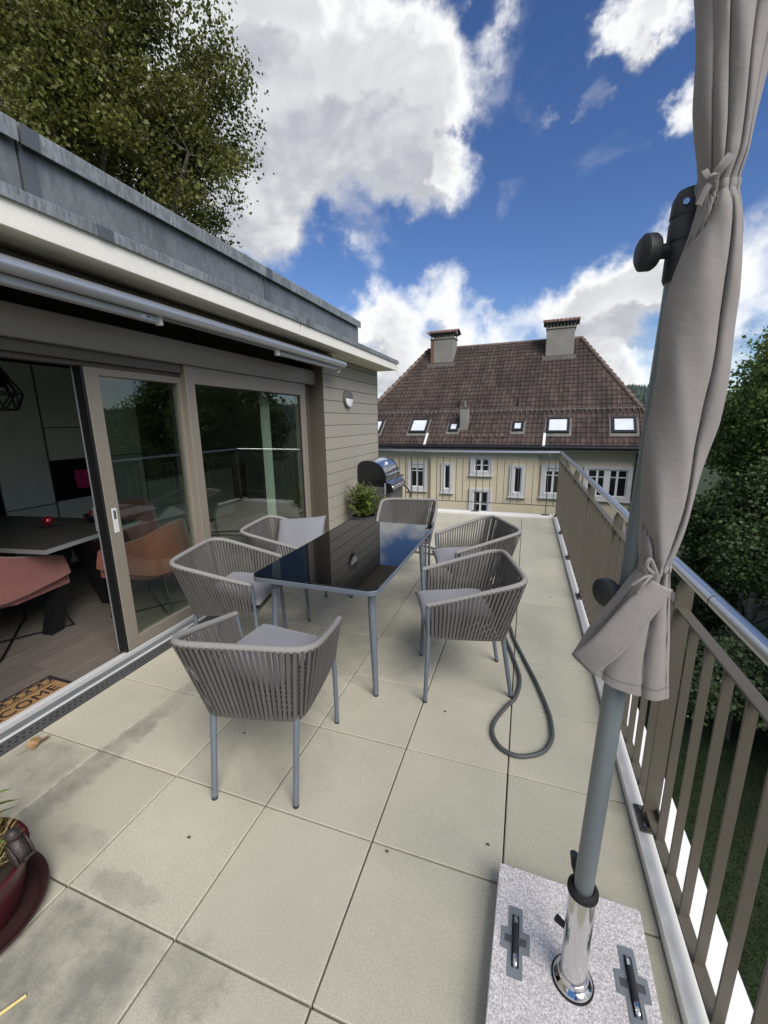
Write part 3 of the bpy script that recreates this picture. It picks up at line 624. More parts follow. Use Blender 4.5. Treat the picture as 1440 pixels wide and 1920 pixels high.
# pale curtain gathered inside the fixed window
cw = MB().loft([[(-2.80+.02*math.sin(y*190), y, z) for y in np.linspace(3.99, 4.12, 36)] for z in (.0, 1.2, 2.3)], closed=False)
solo('curtain', cw, 'curtain', 'narrow pale curtain gathered inside the fixed window', 'curtain', smooth=True)
# doormat with lettering
dm = thing('doormat', 'brown coir doormat with black swirls and WELCOME just inside the open door', 'doormat', (-2.8, 1.2, IZ))
mx0, mx1, my0, my1 = -2.945, -2.695, .92, 1.585
part('mat', MB().box(mx0, mx1, my0, my1, IZ+.0015, IZ+.012, .002), 'coir', dm)
bd = MB(); zt = IZ+.0125
for a in ((mx0, mx1, my1-.022, my1), (mx0, mx1, my0, my0+.022), (mx0, mx0+.016, my0+.0225, my1-.0225), (mx1-.016, mx1, my0+.0225, my1-.0225)): bd.box(a[0], a[1], a[2], a[3], IZ+.0121, IZ+.014)
part('border', bd, 'rubber', dm)
sw = MB()
for k in range(9):
    cyk = my0+.06+.068*k
    sw.tube([(mx0+.052+.026*math.cos(t), cyk+.03*math.sin(t), zt+.001) for t in np.linspace(.3, 5.6, 14)], .0042, 4)
    sw.tube([(mx0+.03+.045*(t/8)+.012*math.sin(t*.8), cyk+.034+.004*math.sin(t), zt+.0008) for t in range(9)], .0036, 4)
sw.box(mx0+.088, mx0+.094, my0+.022, my1-.022, IZ+.0122, IZ+.0145)
part('swirls', sw, 'rubber', dm)
fc = bpy.data.curves.new('lettering', 'FONT'); fc.body = 'WELCOME'; fc.size = .108; fc.align_x = 'CENTER'; fc.extrude = .001; fc.space_character = 1.06
tmp = bpy.data.objects.new('tmp', fc); COL.objects.link(tmp); dg = bpy.context.evaluated_depsgraph_get()
me = bpy.data.meshes.new_from_object(tmp.evaluated_get(dg)); bpy.data.objects.remove(tmp)
me.materials.clear(); me.materials.append(MT['rubber']); me.name = 'lettering'
me.transform(Matrix.Translation((mx0+.205-dm.location.x, (my0+my1)/2-dm.location.y, .0145)) @ Matrix.Rotation(R_(90), 4, 'Z'))
lt = bpy.data.objects.new('lettering', me); COL.objects.link(lt); lt.parent = dm; WL[lt] = WL[dm]

# ------------------------------------------------------------------ awning, wall lamp
aw = thing('awning', 'retracted awning with silver front tube under the white roof edge', 'awning', (-2.25, 2.8, 2.25))
part('front_tube', MB().tube([(-2.205, -1.5, 2.335), (-2.205, 4.93, 2.335)], .037, 20), 'alu', aw, True)
part('end_cap', MB().tube([(-2.205, 4.9305, 2.335), (-2.205, 4.94, 2.335)], .0365, 20), 'alu_grey', aw, True)
part('fabric_roll', MB().tube([(-2.36, -1.5, 2.395), (-2.36, 4.85, 2.395)], .055, 16), 'brown', aw, True)
part('support_bar', MB().box(-2.50, -2.43, -1.5, 4.80, 2.36, 2.445, .004), 'alu_grey', aw)
def arm(y0, y1):
    part('folding_arm', MB().box(-2.29, -2.235, y0, y1, 2.262, 2.304, .006), 'alu_grey', aw)
    part('arm_joint', MB().tube([(-2.262, y1+.022, 2.258), (-2.262, y1+.022, 2.308)], .024, 12), 'opal', aw, True)
arm(-1.2, 2.18)
part('folding_arm', MB().box(-2.285, -2.235, 3.56, 4.82, 2.262, 2.300, .006), 'alu_grey', aw)
part('arm_joint', MB().tube([(-2.26, 3.535, 2.256), (-2.26, 3.535, 2.306)], .026, 12), 'opal', aw, True)
part('bracket', MB().tube([(-2.225, 4.84, 2.30), (-2.23, 4.86, 2.245), (-2.26, 4.83, 2.236)], .011, 8), 'alu', aw, True)
part('rating_label', MB().box(-2.2348, -2.2340, 2.05, 2.12, 2.272, 2.294), 'sticker', aw); part('label_print', MB().box(-2.2339, -2.2333, 2.085, 2.115, 2.276, 2.290), 'sticker_blue', aw)
wl = thing('wall_lamp', 'round grey wall lamp with white lower half on the siding', 'lamp', (-2.447, 5.52, 1.955))
def disc(r, x0, x1, a0=0, a1=2*math.pi, n=32, rr=.012):
    full_ = abs(a1-a0-2*math.pi) < 1e-6
    ang = [a0+(a1-a0)*k/n for k in range(n if full_ else n+1)]
    rg = []
    for x, q in ((x0, r), (x1-rr, r), (x1-rr*.3, r-rr*.4), (x1, r-rr)): rg.append([(x, 5.52+q*math.cos(a), 1.955+q*math.sin(a)) for a in ang])
    return MB().loft(rg, cap=True)
part('housing', disc(.122, -2.447, -2.405), 'lampgrey', wl, True)
part('diffuser', disc(.112, -2.4045, -2.388, math.pi, 2*math.pi, 24, .008), 'opal', wl, True)
part('shield', disc(.112, -2.4045, -2.386, 0.01, math.pi-.01, 24, .008), 'lampgrey', wl, True)

# ------------------------------------------------------------------ outdoor table
tx, ty = -1.135, 2.70
tb = thing('outdoor_table', 'black glass garden table with rounded corners and grey-blue legs', 'table', (tx, ty, 0))
def rrect(hx, hy, r, z, n=6):
    o = []
    for cx, cy, a0 in ((hx-r, hy-r, 0), (-hx+r, hy-r, 90), (-hx+r, -hy+r, 180), (hx-r, -hy+r, 270)):
        for k in range(n+1):
            a = R_(a0+90*k/n); o.append((tx+cx+r*math.cos(a), ty+cy+r*math.sin(a), z))
    return o
part('frame', MB().loft([rrect(.405, .745, .055, .696), rrect(.41, .75, .06, .70), rrect(.41, .75, .06, .7245), rrect(.407, .747, .057, .7275)], cap=True), 'chair_metal', tb, True)
part('glass_top', MB().loft([rrect(.405, .745, .055, .728), rrect(.408, .748, .058, .7295), rrect(.408, .748, .058, .7335), rrect(.4055, .7455, .0555, .735)], cap=True), 'table_glass', tb)
for sx in (-1, 1):
    for sy in (-1, 1):
        lg = part('leg', MB().tube([(tx+sx*.325, ty+sy*.605, .696), (tx+sx*.357, ty+sy*.637, .012)], [.024, .017], 14), 'chair_metal', tb, True)
        part('foot', MB().tube([(tx+sx*.357, ty+sy*.637, .0119), (tx+sx*.3575, ty+sy*.6375, .0005)], [.0168, .0160], 14), 'foot', lg, True)

# ------------------------------------------------------------------ woven chairs
def make_chair():
    t = thing('woven_armchair', 'x', 'chair', (0, 0, 0), 'woven garden chairs')
    half = [(.514, .284, .638), (.36, .296, .678), (.18, .305, .727), (.07, .306, .756), (.012, .288, .768), (-.018, .25, .774), (-.028, .19, .776), (-.030, .09, .777)]
    rim = smooth_path([(x, -y, z) for x, y, z in half]+[(-.031, 0, .777)]+half[::-1], 5)
    part('rim', MB().tube(rim, .0155, 10), 'rope', t, True)
    bh = [(.505, .250, .432), (.35, .243, .42), (.19, .226, .405), (.115, .214, .398), (.085, .204, .395), (.068, .188, .393), (.062, .14, .393), (.060, .07, .393)]
    bot = smooth_path([(x, -y, z) for x, y, z in bh]+[(.06, 0, .393)]+bh[::-1], 5)
    part('seat_rail', MB().tube(bot, .0125, 8), 'strap', t, True)
    # seat webbing
    sm = MB()
    for k in range(14):
        x = .085+.03*k; w = .19+.05*(x/.5); z = .40+.03*(x-.06)/.44
        sm.box(x-.011, x+.011, -w, w, z-.002, z+.002)
    part('seat', sm, 'strap', t)
    part('front_rail', MB().tube([(.505, -.25, .432), (.505, .25, .432)], .0125, 8), 'strap', t, True)
    for s in (-1, 1):
        lg = part('leg', MB().tube([(.068, s*.19, .40), (.0015, s*.188, .013)], [.0145, .0125], 12), 'chair_metal', t, True)
        part('foot', MB().tube([(.0015, s*.188, .0129), (0, s*.188, .0005)], [.0135, .013], 12), 'foot', lg, True)
        lg = part('leg', MB().tube(smooth_path([(.514, s*.284, .630), (.508, s*.262, .50), (.506, s*.251, .43), (.512, s*.2495, .25), (.5205, s*.248, .013)], 3), [.0120]*8+[.0135, .013, .0128, .0125, .0125], 12), 'chair_metal', t, True)
        part('foot', MB().tube([(.5205, s*.248, .0129), (.521, s*.248, .0005)], [.0135, .013], 12), 'foot', lg, True)
    # straps: down outside, back up inside
    def samp(path, n):
        d = [0]
        for a, b in zip(path, path[1:]): d.append(d[-1]+(b-a).length)
        def at(t_):
            q = t_*d[-1]
            for i in range(len(path)-1):
                if d[i+1] >= q:
                    u = (q-d[i])/(d[i+1]-d[i]+1e-9); return path[i].lerp(path[i+1], u)
            return path[-1]
        return at
    # same fraction along side and back pieces on both paths
    ra, ba = samp(rim, 0), samp(bot, 0)
    n = 64
    def mapped(t_):  # rim fraction to seat-rail fraction
        return .5+(t_-.5)*1.0
    for i in range(n):
        t0 = .018+(.964)*i/(n-1); mbs = MB()
        for (tt, tb_, off, w) in ((t0, t0, .0115, .0070), (min(.985, t0+.010), max(.02, t0+.004), -.0095, .0066)):
            c = Vector((.2, 0, 0)); pts = []
            for at_, tt_, rad in ((ra, tt, 1.25), (ba, tb_, 1.0)):
                p = at_(tt_); g = (at_(min(1, tt_+.01))-at_(max(0, tt_-.01))).normalized(); out = Vector((g.y, -g.x, 0)).normalized()
                if out.dot(Vector((p.x-.25, p.y, 0))) < 0: out = -out
                pts.append((p+out*off*rad, g, out))
            (p0, g0, o0), (p1, g1, o1) = pts; dz = Vector((0, 0, .004 if off > 0 else 0))
            th_ = .0028; v = []
            for p, g, o in ((p0, g0, o0), (p1-Vector((0, 0, .006)), g1, o1)):
                v += [p-g*w, p+g*w, p+g*w+o*th_, p-g*w+o*th_]
            mbs.add(v, [(0, 1, 2, 3), (7, 6, 5, 4), (0, 4, 5, 1), (1, 5, 6, 2), (2, 6, 7, 3), (3, 7, 4, 0)])
        part('strap', mbs, 'strap', t)
    return t
proto = make_chair()
CH_ = [(-1.041, 1.217, 101.96, 'woven grey armchair nearest the camera with its back turned, at the near table end'),
       (-.05, 2.482, 196.3, 'woven grey armchair on the right of the table, nearer one beside the hose loop'),
       (-2.151, 2.168, 13.9, 'woven grey armchair on the left of the table in front of the sliding door pane'),
       (-.14, 3.53, 208, 'woven grey armchair on the right of the table, farther one towards the railing end'),
       (-2.20, 2.95, 10, 'woven grey armchair on the left of the table with a cushion propped askew'),
       (-1.20, 4.36, 280, 'woven grey armchair at the far table end facing the camera, beside the leafy plant')]
chairs = []
for i, (x, y, a, lab) in enumerate(CH_):
    c = proto if i == 0 else copy_tree(proto)
    c.location = (x, y, 0); c.rotation_euler = (0, 0, R_(a)); c['label'] = lab; chairs.append(c)
# cushions
def cushion_mesh(hx=.222, hy=.222, t=.047, n=18):
    top = []; V = []
    def sgp(u): return math.copysign(abs(u)**.8, u)
    mbc = MB(); g = {}
    for s in (1, -1):
        for i in range(n+1):
            for j in range(n+1):
                u = sgp(-1+2*i/n); v = sgp(-1+2*j/n)
                h = t*((1-abs(u)**3.2)*(1-abs(v)**3.2))**.5+.006*math.sin(u*5+1.3*v)*(1-u*u)*(1-v*v)
                edge = (abs(u) > .999 or abs(v) > .999)
                if edge and s == -1: g[(s, i, j)] = g[(1, i, j)]; continue
                x = hx*u*(1-.055*(1-v*v)); y = hy*v*(1-.055*(1-u*u))
                g[(s, i, j)] = len(mbc.v); mbc.v.append((x, y, s*h if not edge else 0))
        for i in range(n):
            for j in range(n):
                q = (g[(s, i, j)], g[(s, i+1, j)], g[(s, i+1, j+1)], g[(s, i, j+1)]); mbc.f.append(q if s == 1 else q[::-1])
    return mbc
cm = meshof('seat_cushion', cushion_mesh(), 'cushion', True); cm.set_sharp_from_angle(angle=R_(180))
CU = [(0, (.37, .05, .505), (0, R_(-3), R_(-18)), 'grey seat cushion in the armchair nearest the camera'),
      (1, (.335, .0, .508), (0, R_(2), R_(3)), 'grey seat cushion in the nearer right-hand armchair by the hose'),
      (2, (.34, -.01, .506), (R_(2), R_(3), R_(-5)), 'grey seat cushion in the left-hand armchair before the sliding door'),
      (3, (.39, .02, .510), (0, R_(3), R_(-10)), 'grey seat cushion in the farther right-hand armchair'),
      (4, (.34, .13, .63), (R_(38), R_(-4), R_(8)), 'pale grey cushion propped askew in the far left armchair')]
from mathutils import Euler
for (ci, l, rot, lab) in CU:
    o = bpy.data.objects.new('seat_cushion', cm); COL.objects.link(o); x, y, a, _ = CH_[ci]
    M = Matrix.Translation((x, y, 0)) @ Matrix.Rotation(R_(a), 4, 'Z') @ Matrix.Translation(l) @ Euler(rot).to_matrix().to_4x4()
    o.matrix_world = M; tag(o, lab, 'cushion', 'chair cushions')

# ------------------------------------------------------------------ parasol, its base
gb = thing('granite_stand', 'square grey granite parasol base with two recessed carry handles and a chrome sleeve', 'parasol stand', (.212, .97, 0))
c0 = Vector((.212, .995)); ang = R_(-1.5)
def gp(x, y, z): return (c0.x+x*math.cos(ang)-y*math.sin(ang), c0.y+x*math.sin(ang)+y*math.cos(ang), z)
gm = MB().box(-.22, .22, -.235, .235, .012, .08, .003); gm.v = [gp(*p) for p in gm.v]
part('slab', gm, 'granite', gb)
for sx in (-1, 1):
    for sy in (-1, 1): part('foot', MB().lathe([(.02, 0.0005), (.02, .0119)], 12, gp(sx*.18, sy*.19, 0)), 'rubber', gb)
def handle(cx, cy):
    z = .0803
    hp = MB().prism([(cx-.021, cy-.092), (cx+.021, cy-.092), (cx+.021, cy-.03), (cx+.042, cy-.027), (cx+.042, cy+.027), (cx+.021, cy+.03), (cx+.021, cy+.092), (cx-.021, cy+.092), (cx-.021, cy+.03), (cx-.042, cy+.027), (cx-.042, cy-.027), (cx-.021, cy-.03)], 'z', z, z+.0025)
    h = part('handle_plate', hp, 'plate', gb)
    part('recess', MB().tube([(cx, cy-.068, z+.0022), (cx, cy+.068, z+.0022)], .0115, 10, flat=.08), 'black', h)
    part('thumb_recess', MB().tube([(cx-.032, cy, z+.0021), (cx+.032, cy, z+.0021)], .013, 10, flat=.06), 'grille', h)
    part('handle', MB().tube(smooth_path([(cx, cy-.063, z+.0045), (cx, cy-.05, z+.009), (cx, cy+.05, z+.009), (cx, cy+.063, z+.0045)], 3), .0062, 8), 'chrome', h, True)
    part('grip', MB().tube([(cx, cy-.04, z+.009), (cx, cy+.04, z+.009)], .0074, 10), 'plastic', h, True)
handle(.058, 1.012); handle(.372, 1.008)
px, py = .214, .972
part('flange', MB().lathe([(.052, .0801), (.053, .084), (.050, .091), (.042, .096), (.0365, .103), (.0365, .11), (.034, .112)], 32, (px, py, 0)), 'chrome', gb, True)
part('gasket', MB().lathe([(.056, .0801), (.056, .0835), (.0535, .0838)], 32, (px, py, 0)), 'rubber', gb, True)
part('sleeve', MB().lathe([(.0345, .1121), (.0345, .405), (.032, .406)], 32, (px, py, 0)), 'chrome', gb, True)
part('collar_ring', MB().lathe([(.036, .400), (.0385, .403), (.0385, .413), (.035, .418), (.028, .422), (.0275, .41)], 32, (px, py, 0)), 'rubber', gb, True)
part('screw_lever', MB().tube([(px-.012, py+.034, .415), (px-.018, py+.052, .42), (px-.02, py+.055, .455)], [.009, .008, .011], 8), 'plastic', gb, True)
part('screw_lever', MB().tube([(px-.03, py+.02, .235), (px-.052, py+.035, .235)], [.008, .011], 8), 'plastic', gb, True)

ps = thing('parasol', 'closed taupe parasol tied around its grey pole beside the railing', 'parasol', (px, py, .11))
def pc(z): return (.2035+.0265*z, py)
part('pole', MB().tube([(*pc(.113), .113), (*pc(1.90), 1.90)], .0240, 24), 'pole', ps, True)
jc = [(.0275, 1.885), (.0305, 1.892), (.0300, 1.945), (.0285, 1.947), (.0285, 1.951), (.0305, 1.953), (.0302, 1.985), (.0285, 1.987), (.0285, 1.991), (.0302, 1.993), (.0285, 2.02), (.022, 2.034), (.008, 2.038)]
part('tilt_joint', MB().lathe(jc, 24, (pc(1.95)[0], py, 0)), 'plastic', ps, True)
part('rivet', MB().tube([(.2415, py-.0265, 2.008), (.2405, py-.0300, 2.008)], .005, 12), 'silver', ps)
def knob(c, dirv, nm='clamp_knob'):
    d = Vector(dirv).normalized(); c = Vector(c)
    part(nm, MB().tube([c, c+d*.021, c+d*.0211, c+d*.027, c+d*.043, c+d*.048], [.0125, .013, .027, .031, .031, .025], 20), 'plastic', ps, True)
knob((pc(1.93)[0]-.028, py-.004, 1.94), (-1, -.25, -.03))
knob((pc(1.29)[0]-.024, py-.004, 1.268), (-.85, -.6, 0))
part('upper_pole', MB().tube([(pc(1.95)[0]+.002, py-.01, 2.0), (.272, py-.045, 2.06), (.270, py-.05, 2.75)], .013, 16), 'pole', ps, True)
# canopy cloth: lobes between moving fold lines
FAB = [(2.75,.225,.30),(2.45,.190,.322),(2.301,0.202,0.323),(2.262,0.210,0.322),(2.194,0.220,0.320),(2.123,0.228,0.317),(2.079,0.236,0.313),(2.049,0.242,0.310),(2.019,0.248,0.303),(2.005,0.251,0.302),(1.984,0.250,0.307),(1.948,0.243,0.315),(1.891,0.231,0.324),(1.841,0.222,0.330),(1.789,0.220,0.331),(1.717,0.219,0.332),(1.623,0.216,0.328),(1.523,0.218,0.314),(1.416,0.224,0.297),(1.372,0.228,0.289),(1.343,0.235,0.286)]
BK = [(2.75, (0, .2, .38, .62, .82, 1)), (2.20, (0, .16, .34, .66, .84, 1)), (2.06, (0, .22, .40, .66, .84, 1)), (2.005, (0, .26, .42, .62, .82, 1)), (1.965, (0, .10, .24, .72, .90, 1)), (1.92, (0, 0, 0, .76, 1, 1)), (1.78, (0, 0, 0, .70, 1, 1)), (1.6, (0, 0, 0, .72, 1, 1)), (1.44, (0, 0, 0, .80, 1, 1)), (1.385, (0, 0, .28, .78, 1, 1)), (1.343, (0, .16, .42, .70, .90, 1)), (1.0, (0, .2, .42, .7, .88, 1))]
def interp(tab, z):
    for a, b in zip(tab, tab[1:]):
        if a[0] >= z >= b[0]:
            t = (a[0]-z)/(a[0]-b[0]+1e-9); return a, b, t
    return (tab[0], tab[0], 0) if z > tab[0][0] else (tab[-1], tab[-1], 0)
def wh(z):
    a, b, t = interp(FAB, z); return a[1]+(b[1]-a[1])*t, a[2]+(b[2]-a[2])*t
def bks(z):
    a, b, t = interp(BK, z); t = t*t*(3-2*t); return [p+(q-p)*t for p, q in zip(a[1], b[1])]
def cloth_ring(z, cy=.915, nf=111, nb=20):
    l, r = wh(z); w = r-l; bk = bks(z); ring = []
    tie = math.exp(-((z-2.005)/.022)**2)+math.exp(-((z-1.343)/.02)**2)
    dep = .040*(1-.35*tie)
    dl = [.55, .85, 1.0, .60, .45]
    for i in range(nf):
        u = i/(nf-1); d = 0
        env = max(0, 1-abs(2*u-1)**2.6)**.5
        for k in range(5):
            if bk[k] <= u <= bk[k+1]+1e-9 and bk[k+1]-bk[k] > 1e-4:
                s = (u-bk[k])/(bk[k+1]-bk[k]); wd = bk[k+1]-bk[k]
                lobe = max(0, 1-abs(2*s-1)**2.4)**.5
                d = env*(.62+.38*dl[k])*(1-min(1, .30+.9*wd)*.62*(1-lobe)*min(1, (wd/.2)**2)); break
        ring.append((l+w*u+.0022*math.sin(z*23+u*7), cy-dep*d+.0016*math.sin(z*31+u*11), z+.002*math.sin(u*9)))
    for i in range(1, nb):
        u = 1-i/nb; d = max(0, 1-(2*u-1)**2)**.5; ring.append((l+w*u, cy+.026*d*(1+.12*math.sin(u*22)), z))
    return ring
zs = sorted(set([round(z, 4) for z in np.linspace(2.75, 1.343, 150)]+[2.005, 1.343]), reverse=True)
part('canopy', MB().loft([cloth_ring(z) for z in zs]), 'fabric', ps, True)
# skirt below the lower tie: flares towards the left, hem slanting
SK = [(0, .236, .286, 1.343, 1.343), (.12, .222, .290, 1.322, 1.318), (.3, .195, .296, 1.275, 1.265), (.55, .160, .304, 1.215, 1.20), (.8, .136, .312, 1.155, 1.12), (1, .124, .320, 1.125, 1.058)]
rings = []
for q in np.linspace(0, 1, 34):
    for a, b in zip(SK, SK[1:]):
        if a[0] <= q <= b[0]:
            t = (q-a[0])/(b[0]-a[0]); l, r, zl, zr = [a[k]+(b[k]-a[k])*t for k in range(1, 5)]; break
    ring = []; nf = 61
    fb = (0, .10, .26, .66, .90, 1); dd = (.5, .35, .85, .70, .5); sh = .06*q
    for i in range(nf):
        u = i/(nf-1); env = max(0, 1-abs(2*u-1)**3)**.5; d = 0
        for k in range(5):
            lo = fb[k]+(sh if 0 < k < 5 else 0); hi = fb[k+1]+(sh if k+1 < 5 else 0)
            if lo <= u <= hi+1e-9:
                s = (u-lo)/(hi-lo); lobe = max(0, 1-abs(2*s-1)**2.2)**.6; d = env*(.45+.55*dd[k]*lobe); break
        hz = zl+(zr-zl)*u**.85-.018*q*math.sin(u*math.pi)
        ring.append((l+(r-l)*u, .915-(.036-.010*q)*d-.003*math.sin(u*14+q*3)*q, hz))
    for i in range(1, 20):
        u = 1-i/20; d = max(0, 1-(2*u-1)**2)**.5; hz = zl+(zr-zl)*u**.85
        ring.append((l+(r-l)*u, .918+(.024*(1-q*.7))*d, hz+.004))
    rings.append(ring)
part('skirt', MB().loft(rings), 'fabric', ps, True)
part('hem_seam', MB().tube([(p[0], p[1]-.0008, p[2]) for p in rings[-4][1:60]], .0009, 5), 'lampgrey', ps)
# folded-over hem band lying diagonally on the skirt
A = [(.246, .872, 1.333), (.215, .864, 1.300), (.180, .858, 1.247), (.150, .856, 1.198), (.119, .868, 1.152)]
B = [(.283, .868, 1.318), (.262, .858, 1.278), (.232, .852, 1.222), (.200, .851, 1.168), (.163, .862, 1.112)]
fr_ = []
for a, b in zip(smooth_path(A, 5), smooth_path(B, 5)):
    row = []
    for k in range(9):
        s = k/8; p = a.lerp(b, s); row.append((p.x, p.y-.006*math.sin(math.pi*s)+.010*max(0, s-.75), p.z))
    fr_.append(row)
hb = part('hem_band', MB().loft(fr_, closed=False), 'fabric', ps, True)
sl = hb.modifiers.new('thickness', 'SOLIDIFY'); sl.thickness = .0018
def ring_at(z, grow, zoff=0):
    r = cloth_ring(z); c = Vector((sum(p[0] for p in r)/len(r), sum(p[1] for p in r)/len(r), z)); return [(c.x+(p[0]-c.x)*grow, c.y+(p[1]-c.y)*grow, p[2]+zoff) for p in r]
for z, nm in ((2.005, 'tie_band'), (1.345, 'tie_band')):
    part(nm, MB().loft([ring_at(z, 1.05, .009), ring_at(z, 1.12, .007), ring_at(z, 1.12, -.007), ring_at(z, 1.05, -.009)]), 'fabric', ps, True)
def ribbon(mb, pts, w, n=5):
    P = smooth_path(pts, n); rows = []
    for k, p in enumerate(P):
        t = (P[min(k+1, len(P)-1)]-P[max(k-1, 0)]).normalized(); sd_v = t.cross(Vector((0, -1, 0))).normalized()*w/2
        rows.append([tuple(p-sd_v), tuple(p+Vector((0, -.0012, 0))), tuple(p+sd_v)])
    mb.loft(rows, closed=False); mb.loft([[(x, y+.0016, z) for x, y, z in r] for r in rows], closed=False); return mb
bw = MB().tube([(.254, .871, 2.012), (.2545, .868, 2.006), (.255, .870, 1.998)], [.004, .0085, .004], 8)
ribbon(bw, [(.2545, .868, 2.006), (.262, .862, 2.018), (.272, .863, 2.031)], .013)
ribbon(bw, [(.2545, .869, 2.006), (.247, .872, 2.012), (.243, .876, 2.022)], .009)
ribbon(bw, [(.2545, .869, 2.004), (.247, .868, 1.992), (.240, .872, 1.972)], .009)
part('tie_bow', bw, 'fabric', ps, True)
bw = MB().tube(smooth_path([(.250, .872, 1.345), (.232, .862, 1.362), (.236, .862, 1.378), (.246, .868, 1.36), (.252, .87, 1.347)], 4), .004, 6)
bw.tube(smooth_path([(.248, .872, 1.345), (.228, .862, 1.338), (.212, .862, 1.322)], 4), .0028, 6).tube(smooth_path([(.248, .872, 1.345), (.232, .86, 1.33), (.222, .86, 1.308)], 4), .0028, 6)
part('tie_bow', bw, 'fabric', ps, True)
part('rib_end', MB().tube([(.250, .925, 1.11), (.252, .925, 1.055), (.256, .925, 1.050)], [.009, .010, .006], 8).tube([(.272, .925, 1.10), (.278, .925, 1.045)], [.006, .005], 8), 'plastic', ps, True)

# ------------------------------------------------------------------ hose
HP = [(-2.30,5.35),(-1.7,4.9),(-.9,4.75),(-.45,4.2),(-.20,3.5),(-.069,3.006),(.006,2.718),(.052,2.485),(.031,2.292),(-.019,2.187),(-.073,2.046),(-.078,1.945),(-.036,1.866),(.027,1.833),(.095,1.845),(.173,1.902),(.215,1.993),(.222,2.079),(.21,2.218),(.154,2.463),(.084,2.702),(.002,2.988),(-.031,3.158),(-.16,3.75),(-.5,4.6),(-1.2,5.1),(-1.9,5.1)]
hs_ = smooth_path([(x, y, .0125) for x, y in HP], 8)
for i in range(len(hs_)):
    if 175 < i: hs_[i].z = .0125
solo('garden_hose', MB().tube(hs_, .0115, 10), 'hose', 'dark grey garden hose looped on the tiles beside the railing', 'hose', smooth=True, base=(.06, 2.0, 0))

# ------------------------------------------------------------------ small things on the floor
lf = MB(); pts = []
for k in range(22):
    a = 2*math.pi*k/22; r = .046*(1+.20*math.cos(5*a+.6)+.16*math.sin(3*a)+.08*math.sin(9*a)); pts.append((-2.345+r*math.sin(a)*.75, 1.15+r*math.cos(a), .006+.022*abs(math.sin(a*1.0+.4))**2))
lf.v = [(-2.345, 1.15, .010)]+pts; lf.f = [(0, k+1, (k+1) % 22+1) for k in range(22)]
lf.tube([(-2.345, 1.11, .006), (-2.36, 1.06, .004)], .0016, 5)
solo('dry_leaf', lf, 'dryleaf', 'curled brown dry leaf on the tiles by the threshold', 'leaf')
solo('straw_stick', MB().tube([(-1.345, .385, .004), (-1.297, .474, .0045)], .0042, 6), 'stick', 'short yellow straw stick on the dark wet tile', 'stick')
for (x, y, lab) in ((-.42, 1.20, 'tiny dark crumb on the pale tile left of the granite stand'), (-.05, 1.35, 'tiny dark crumb on the tile joint behind the granite stand'), (.30, 3.9, 'tiny dark crumb on the narrow tiles beside the railing'), (-.35, 2.05, 'tiny dark crumb on the tile beside the right-hand chair leg'), (-1.35, 1.55, 'tiny dark crumb in the shade under the nearest chair'), (-1.2, 1.0, 'tiny dark crumb on the tile in front of the nearest chair legs')):
    solo('bark_crumb', MB().lathe([(.002, .0002), (.006, .002), (.004, .005), (.001, .006)], 6, (x, y, .0005), sx=1.4), 'bark', lab, 'debris', 'crumbs on the tiles')

# ------------------------------------------------------------------ flower pot with figurine
def blade(mb, p, d, L, w, curl=.3, n=4):
    d = Vector(d).normalized(); side = d.cross(Vector((random.uniform(-.3, .3), random.uniform(-.3, .3), 1))).normalized(); P = Vector(p); o = len(mb.v)
    for k in range(n+1):
        t = k/n; ww = w*math.sin(math.pi*min(1, .12+.88*t))**.7*(1 if k < n else .05); q = P+d*L*t+Vector((0, 0, -curl*L*t*t))
        mb.v += [tuple(q-side*ww), tuple(q+side*ww)]
    for k in range(n): mb.f.append((o+2*k, o+2*k+1, o+2*k+3, o+2*k+2))
fx, fy = -1.705, .525
fp = thing('flower_pot', 'burgundy glazed oval pot with dry straw in a dark saucer', 'flower pot', (fx, fy, 0))
part('pot', MB().lathe([(.15, .012), (.165, .03), (.186, .12), (.197, .19), (.207, .196), (.208, .208), (.200, .211), (.190, .205), (.180, .15), (.178, .145)], 40, (fx, fy, 0), sx=1.03, sy=.97), 'burgundy', fp, True)
part('soil', MB().lathe([(.184, .165), (.10, .172), (.02, .175)], 24, (fx, fy, 0), sx=1.0, sy=.95), 'soil', fp)
part('saucer', MB().lathe([(.19, .0008), (.215, .004), (.238, .03), (.246, .034), (.243, .04), (.230, .036), (.21, .012), (.10, .010)], 44, (fx, fy, 0), sx=1.02, sy=.93), 'saucer', fp, True)
stw = MB(); grn = MB()
for k in range(420):
    a = random.uniform(0, 2*math.pi); r = .14*math.sqrt(random.random()); blade(stw, (fx-.02+r*math.cos(a), fy+.02+r*math.sin(a), .17), (math.cos(a)*random.uniform(.05, .7), math.sin(a)*random.uniform(.05, .7), 1), random.uniform(.08, .22), .0022, .35, 3)
for k in range(90):
    a = random.uniform(0, 2*math.pi); r = random.uniform(.02, .12); z = random.uniform(.2, .42); blade(grn, (fx-.02+r*math.cos(a), fy+.02+r*math.sin(a), z), (math.cos(a), math.sin(a), random.uniform(-.1, .8)), random.uniform(.06, .12), .006, .4, 4)
for k in range(9):
    a = random.uniform(0, 2*math.pi); grn.tube([(fx+.07*math.cos(a), fy+.07*math.sin(a), .17), (fx-.02+.11*math.cos(a), fy+.02+.11*math.sin(a), .42)], .002, 5)
part('dry_grass', stw, 'straw', fp, kind='stuff'); part('leaves', grn, 'leafP', fp, kind='stuff')
bx, by, bz = -1.53, .635, .207
bi = thing('bird_figurine', 'dark bronze bird figurine perched on the rim of the burgundy pot', 'figurine', (bx, by, bz))
